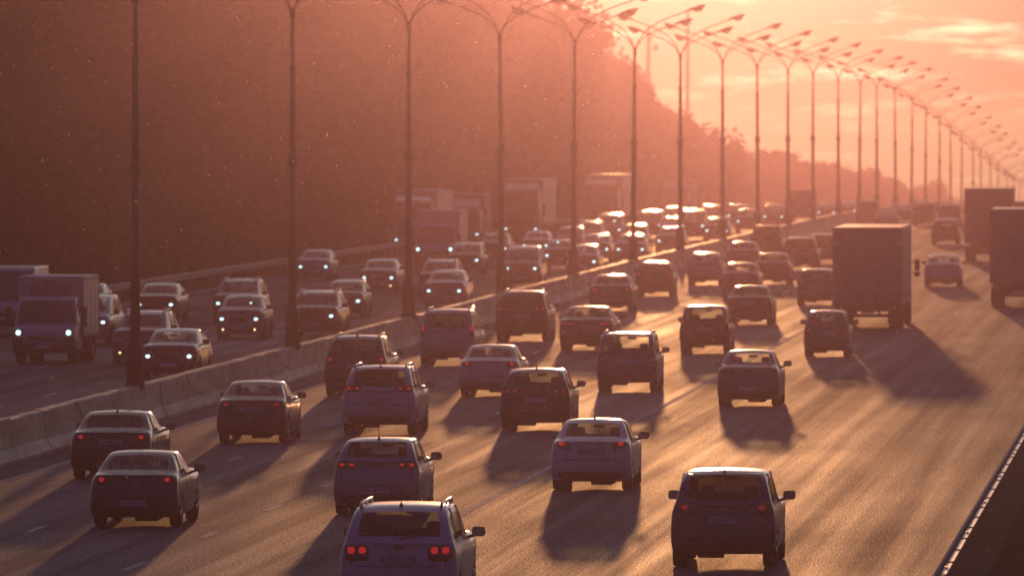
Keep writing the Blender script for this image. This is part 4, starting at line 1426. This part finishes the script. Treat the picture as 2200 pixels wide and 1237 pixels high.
def in_traffic():
    c = incar
    t = truck('box_truck', 2.12, 5.9, 2.72, M_BOXW, PAINTS['white'], cab='van', zbox=.85, chiller=True, cabH=2.12, cabW=2.0)
    put(t, 101, 781, False, 5.9, 2.1, 'small white refrigerated box truck with both headlights on at the left edge', 'truck', ya=.95)
    v = van('panel_van', 2.0, 5.6, 2.45, 'white')
    put(v, 16, 722, False, 5.6, 2.0, 'pale blue van cut off by the left edge, behind the small white box truck', 'van', ya=.95)
    c('mpv', 1.75, 'silver', 188, 742, 'silver people carrier half hidden behind the small white box truck', name='minivan', H=1.72)
    c('sedan', 1.70, 'lightblue', 178, 703, 'pale saloon of which only the roof corner shows behind the silver people carrier', H=1.62)
    c('suv', 1.76, 'grey', 303, 782, 'grey off-road car with roof rails and low bright lamps, passing behind the nearest lamp post', name='suv', H=1.66, rails=True, head=False, fog=True)
    c('sedan', 1.75, 'blue', 368, 812, 'dark blue saloon next to the barrier, nearest oncoming car right of the nearest lamp post', H=1.45)
    c('sedan', 1.70, 'dark', 338, 691, 'dark saloon with headlights on, following the dark blue saloon by the barrier', H=1.45)
    c('hatch', 1.70, 'lightblue', 518, 727, 'light hatchback with two dark stripes over bonnet and roof', H=1.52, stripes=True, fog=True)
    c('suv', 1.78, 'grey', 509, 696, 'off-road car following directly behind the striped hatchback', name='suv', H=1.68, rails=True)
    c('suv', 1.86, 'dark', 676, 724, 'dark off-road car with one bright headlight, partly behind the second lamp post', name='suv', H=1.62, rails=True, glassm='mid')
    c('sedan', 1.70, 'white', 676, 603, 'pale saloon alone near the left crash barrier, right of the second lamp post', H=1.46)
    c('hatch', 1.58, 'dark', 742, 683, 'small dark car with sunlight shining through its windscreen', H=1.46, L=3.9)
    c('sedan', 1.70, 'lightblue', 815, 629, 'pale saloon with a small yellow fog lamp, left of the third lamp post', H=1.48, fog=True)
    c('sedan', 1.75, 'lightblue', 957, 661, 'pale blue saloon beside the barrier, right of the third lamp post', H=1.52)
    c('suv', 1.75, 'grey', 942, 640, 'car with roof rails tucked behind the pale blue saloon right of the third lamp post', name='suv', H=1.62, rails=True)
    c('suv', 1.72, 'dark', 1000, 591, 'dark car with one visible headlight in front of the small pale lorry', H=1.58)
    c('mpv', 1.78, 'grey', 1122, 618, 'grey people carrier with frosty shining roof edge, right of the fourth lamp post', name='minivan', H=1.88)
    c('sedan', 1.70, 'dark', 1063, 561, 'dark saloon behind the fourth lamp post', H=1.50)
    c('sedan', 1.74, 'grey', 1203, 577, 'grey saloon just left of the fifth lamp post with a lit strip under it', H=1.48)
    c('hatch', 1.70, 'lightblue', 1252, 592, 'pale hatchback just right of the fifth lamp post, nearest the barrier', H=1.50)
    c('sedan', 1.72, 'silver', 1152, 553, 'pale car with sunlit side in front of the tall lorry', H=1.46)
    c('suv', 1.72, 'grey', 1224, 548, 'car with pale roof seen behind the fifth lamp post', H=1.60, rim=False)
    c('sedan', 1.74, 'dark', 1281, 562, 'dark saloon with one headlight and shining roof edge, right of the fifth lamp post', H=1.48, rim=False)
    c('suv', 1.76, 'grey', 1266, 535, 'car with a glittering row of glints along its roof', H=1.66, rim=False, rails=True)
    c('mpv', 1.80, 'dark', 1310, 523, 'tall dark people carrier with blazing roof, left of the sixth lamp post', name='minivan', H=1.85, rim=False)
    c('suv', 1.74, 'dark', 1362, 541, 'dark car with sunlit roof behind the sixth lamp post', H=1.60, rim=False)
    c('sedan', 1.80, 'grey', 1356, 563, 'grey saloon behind the sixth lamp post, closest to the barrier there', H=1.50, rim=False)
    c('sedan', 1.76, 'grey', 1441, 543, 'grey saloon with blazing roof between the sixth and seventh lamp posts', H=1.50, rim=False)
    c('mpv', 1.80, 'dark', 1397, 0, 'far dark people carrier with three bright patches of roof, behind the blazing-roof saloon', name='minivan', depth=610, H=1.80, rim=False)
    c('sedan', 1.72, 'dark', 1444, 0, 'far saloon with people silhouetted in its bright windscreen, behind the blazing-roof saloon', depth=600, H=1.48, rim=False)
    c('suv', 1.76, 'brown', 1449, 0, 'far car whose bright roof shows left of the seventh lamp post', depth=660, H=1.68, rim=False)
    c('mpv', 1.82, 'dark', 1489, 0, 'far tall dark car with the highest blazing roof, right of the seventh lamp post', name='minivan', depth=600, H=1.95, rim=False)
    c('suv', 1.76, 'brown', 1529, 0, 'far car with bright roof just left of the eighth lamp post, upper of two', depth=650, H=1.85, rim=False)
    c('sedan', 1.72, 'dark', 1541, 0, 'far car with bright roof just left of the eighth lamp post, lower of two', depth=590, H=1.55, rim=False)
    c('suv', 1.74, 'grey', 1606, 0, 'far car with one bluish headlight between the eighth and ninth lamp posts', depth=645, H=1.62, rim=False)
    c('suv', 1.76, 'brown', 1662, 0, 'far pale-roofed car between the ninth and tenth lamp posts', depth=680, H=1.72, rim=False)
    c('sedan', 1.72, 'dark', 1776, 0, 'far low car roof right of the eleventh lamp post', depth=760, H=1.48, rim=False)
    c('sedan', 1.72, 'dark', 1821, 0, 'farthest low car roof right of the twelfth lamp post', depth=800, H=1.48, rim=False)
    c('suv', 1.74, 'brown', 1585, 0, 'far car mostly hidden behind the eighth lamp post', depth=700, H=1.60, rim=False)
    t = truck('delivery_truck', 2.35, 7.0, 2.95, M_BOXW, PAINTS['white'], cab='van', zbox=.9, cabH=2.3, cabW=2.1)
    put(t, 936, 577, False, 7.0, 2.3, 'white delivery truck with bright rounded roof and two headlights, right of the third lamp post', 'truck', ya=.95)
    t = truck('articulated_lorry', 2.5, 13.0, 3.6, M_BOXW, PAINTS['white'], cab='flat', zbox=1.0, cabH=3.0)
    put(t, 890, 545, False, 13, 2.5, 'large pale lorry with lit ribbed side behind the third lamp post', 'lorry', ya=1.3)
    t = truck('delivery_truck', 2.3, 7.5, 3.2, M_BOXD, PAINTS['grey'], cab='flat', zbox=.95, cabH=2.4)
    put(t, 998, 0, False, 7.5, 2.3, 'narrow grey box truck behind the white delivery truck', 'truck', depth=560, ya=1.3)
    t = truck('articulated_lorry', 2.55, 13.6, 3.95, M_BOXW, PAINTS['grey'], cab='flat', zbox=1.05, cabH=3.3)
    put(t, 1122, 0, False, 13.6, 2.5, 'tall lorry with brightly sunlit side, right of the fourth lamp post', 'lorry', depth=590, ya=1.3)
    t = truck('articulated_lorry', 2.55, 13.6, 4.0, M_BOXW, PAINTS['brown'], cab='flat', zbox=1.05, cabH=3.3)
    put(t, 1294, 0, False, 13.6, 2.5, 'tall hazy lorry left of the sixth lamp post', 'lorry', depth=640, ya=1.3)
    t = truck('articulated_lorry', 2.5, 13.0, 3.9, M_TARP, PAINTS['grey'], cab='flat', zbox=1.05, cabH=3.0)
    put(t, 1453, 0, False, 13, 2.5, 'faint hazy lorry behind the seventh lamp post, farthest of the oncoming lorries', 'lorry', depth=860, ya=1.3)
    t = truck('box_truck', 2.1, 6.0, 2.6, M_BOXD, PAINTS['dark'], cab='van', zbox=.9, cabH=2.1)
    put(t, 1720, 0, False, 6.0, 2.1, 'far dark upright truck with one headlight between the tenth and eleventh lamp posts', 'truck', depth=740, ya=.95)


out_traffic()
in_traffic()


# ------------------------------------------------------------------ drifting seeds and midges
def motes():
    rnd = random.Random(5); mb = MB()
    for _ in range(750):
        y = rnd.uniform(60, 330); u = rnd.uniform(-60, 2260); v = rnd.uniform(-40, 1240)
        r = ray(u, v); t = y / r.y; p = Vector((r.x * t, y, CAM_H + r.z * t))
        if p.z < .2: continue
        s = rnd.uniform(.004, .009) * (y / 150) * (2.0 if rnd.random() < .04 else 1)
        q = [p + Vector(d) * s for d in ((1, 0, 0), (0, 1, 0), (-1, 0, 0), (0, -1, 0), (0, 0, 1), (0, 0, -1))]
        mb.add(q, [[0, 1, 4], [1, 2, 4], [2, 3, 4], [3, 0, 4], [1, 0, 5], [2, 1, 5], [3, 2, 5], [0, 3, 5]], True)
    me = bpy.data.meshes.new('midges'); me.from_pydata(mb.v, [], mb.f)
    o = link_mesh('midges', me, mat('fluff', (.95, .9, .85), .8, build=lamplens_b)); tag(o, 'tiny bright midges and seeds drifting in the sunlit air over the road', 'midges', kind='stuff')


motes()


# ------------------------------------------------------------------ haze
def haze():
    y0, y1, x0, x1, z0, z1 = -70, 2410, -720, 720, -40, 40
    mb = MB()
    mb.add([(x0, y0, z0), (x1, y0, z0), (x1, y1, z0), (x0, y1, z0), (x0, y0, z1), (x1, y0, z1), (x1, y1, z1), (x0, y1, z1)],
           [[3, 2, 1, 0], [4, 5, 6, 7], [0, 1, 5, 4], [1, 2, 6, 5], [2, 3, 7, 6], [3, 0, 4, 7]])
    m = bpy.data.materials.new('haze'); m.use_nodes = True; nt = m.node_tree; n = nt.nodes; n.clear()
    out = n.new('ShaderNodeOutputMaterial'); ad = n.new('ShaderNodeAddShader')
    for k, (c, d, g) in enumerate(HAZE):      # fine dust, and larger grains that scatter close round the sun
        v = n.new('ShaderNodeVolumePrincipled')
        v.inputs['Color'].default_value = (*c, 1)
        v.inputs['Density'].default_value = d
        v.inputs['Anisotropy'].default_value = g
        nt.links.new(v.outputs[0], ad.inputs[k])
    nt.links.new(ad.outputs[0], out.inputs['Volume'])
    o = mb.build('haze', m); o['kind'] = 'stuff'


HAZE = [((.17, .11, .18), .00078, .0), ((.86, 1.0, .78), 1.98e-5, .956)]
haze()
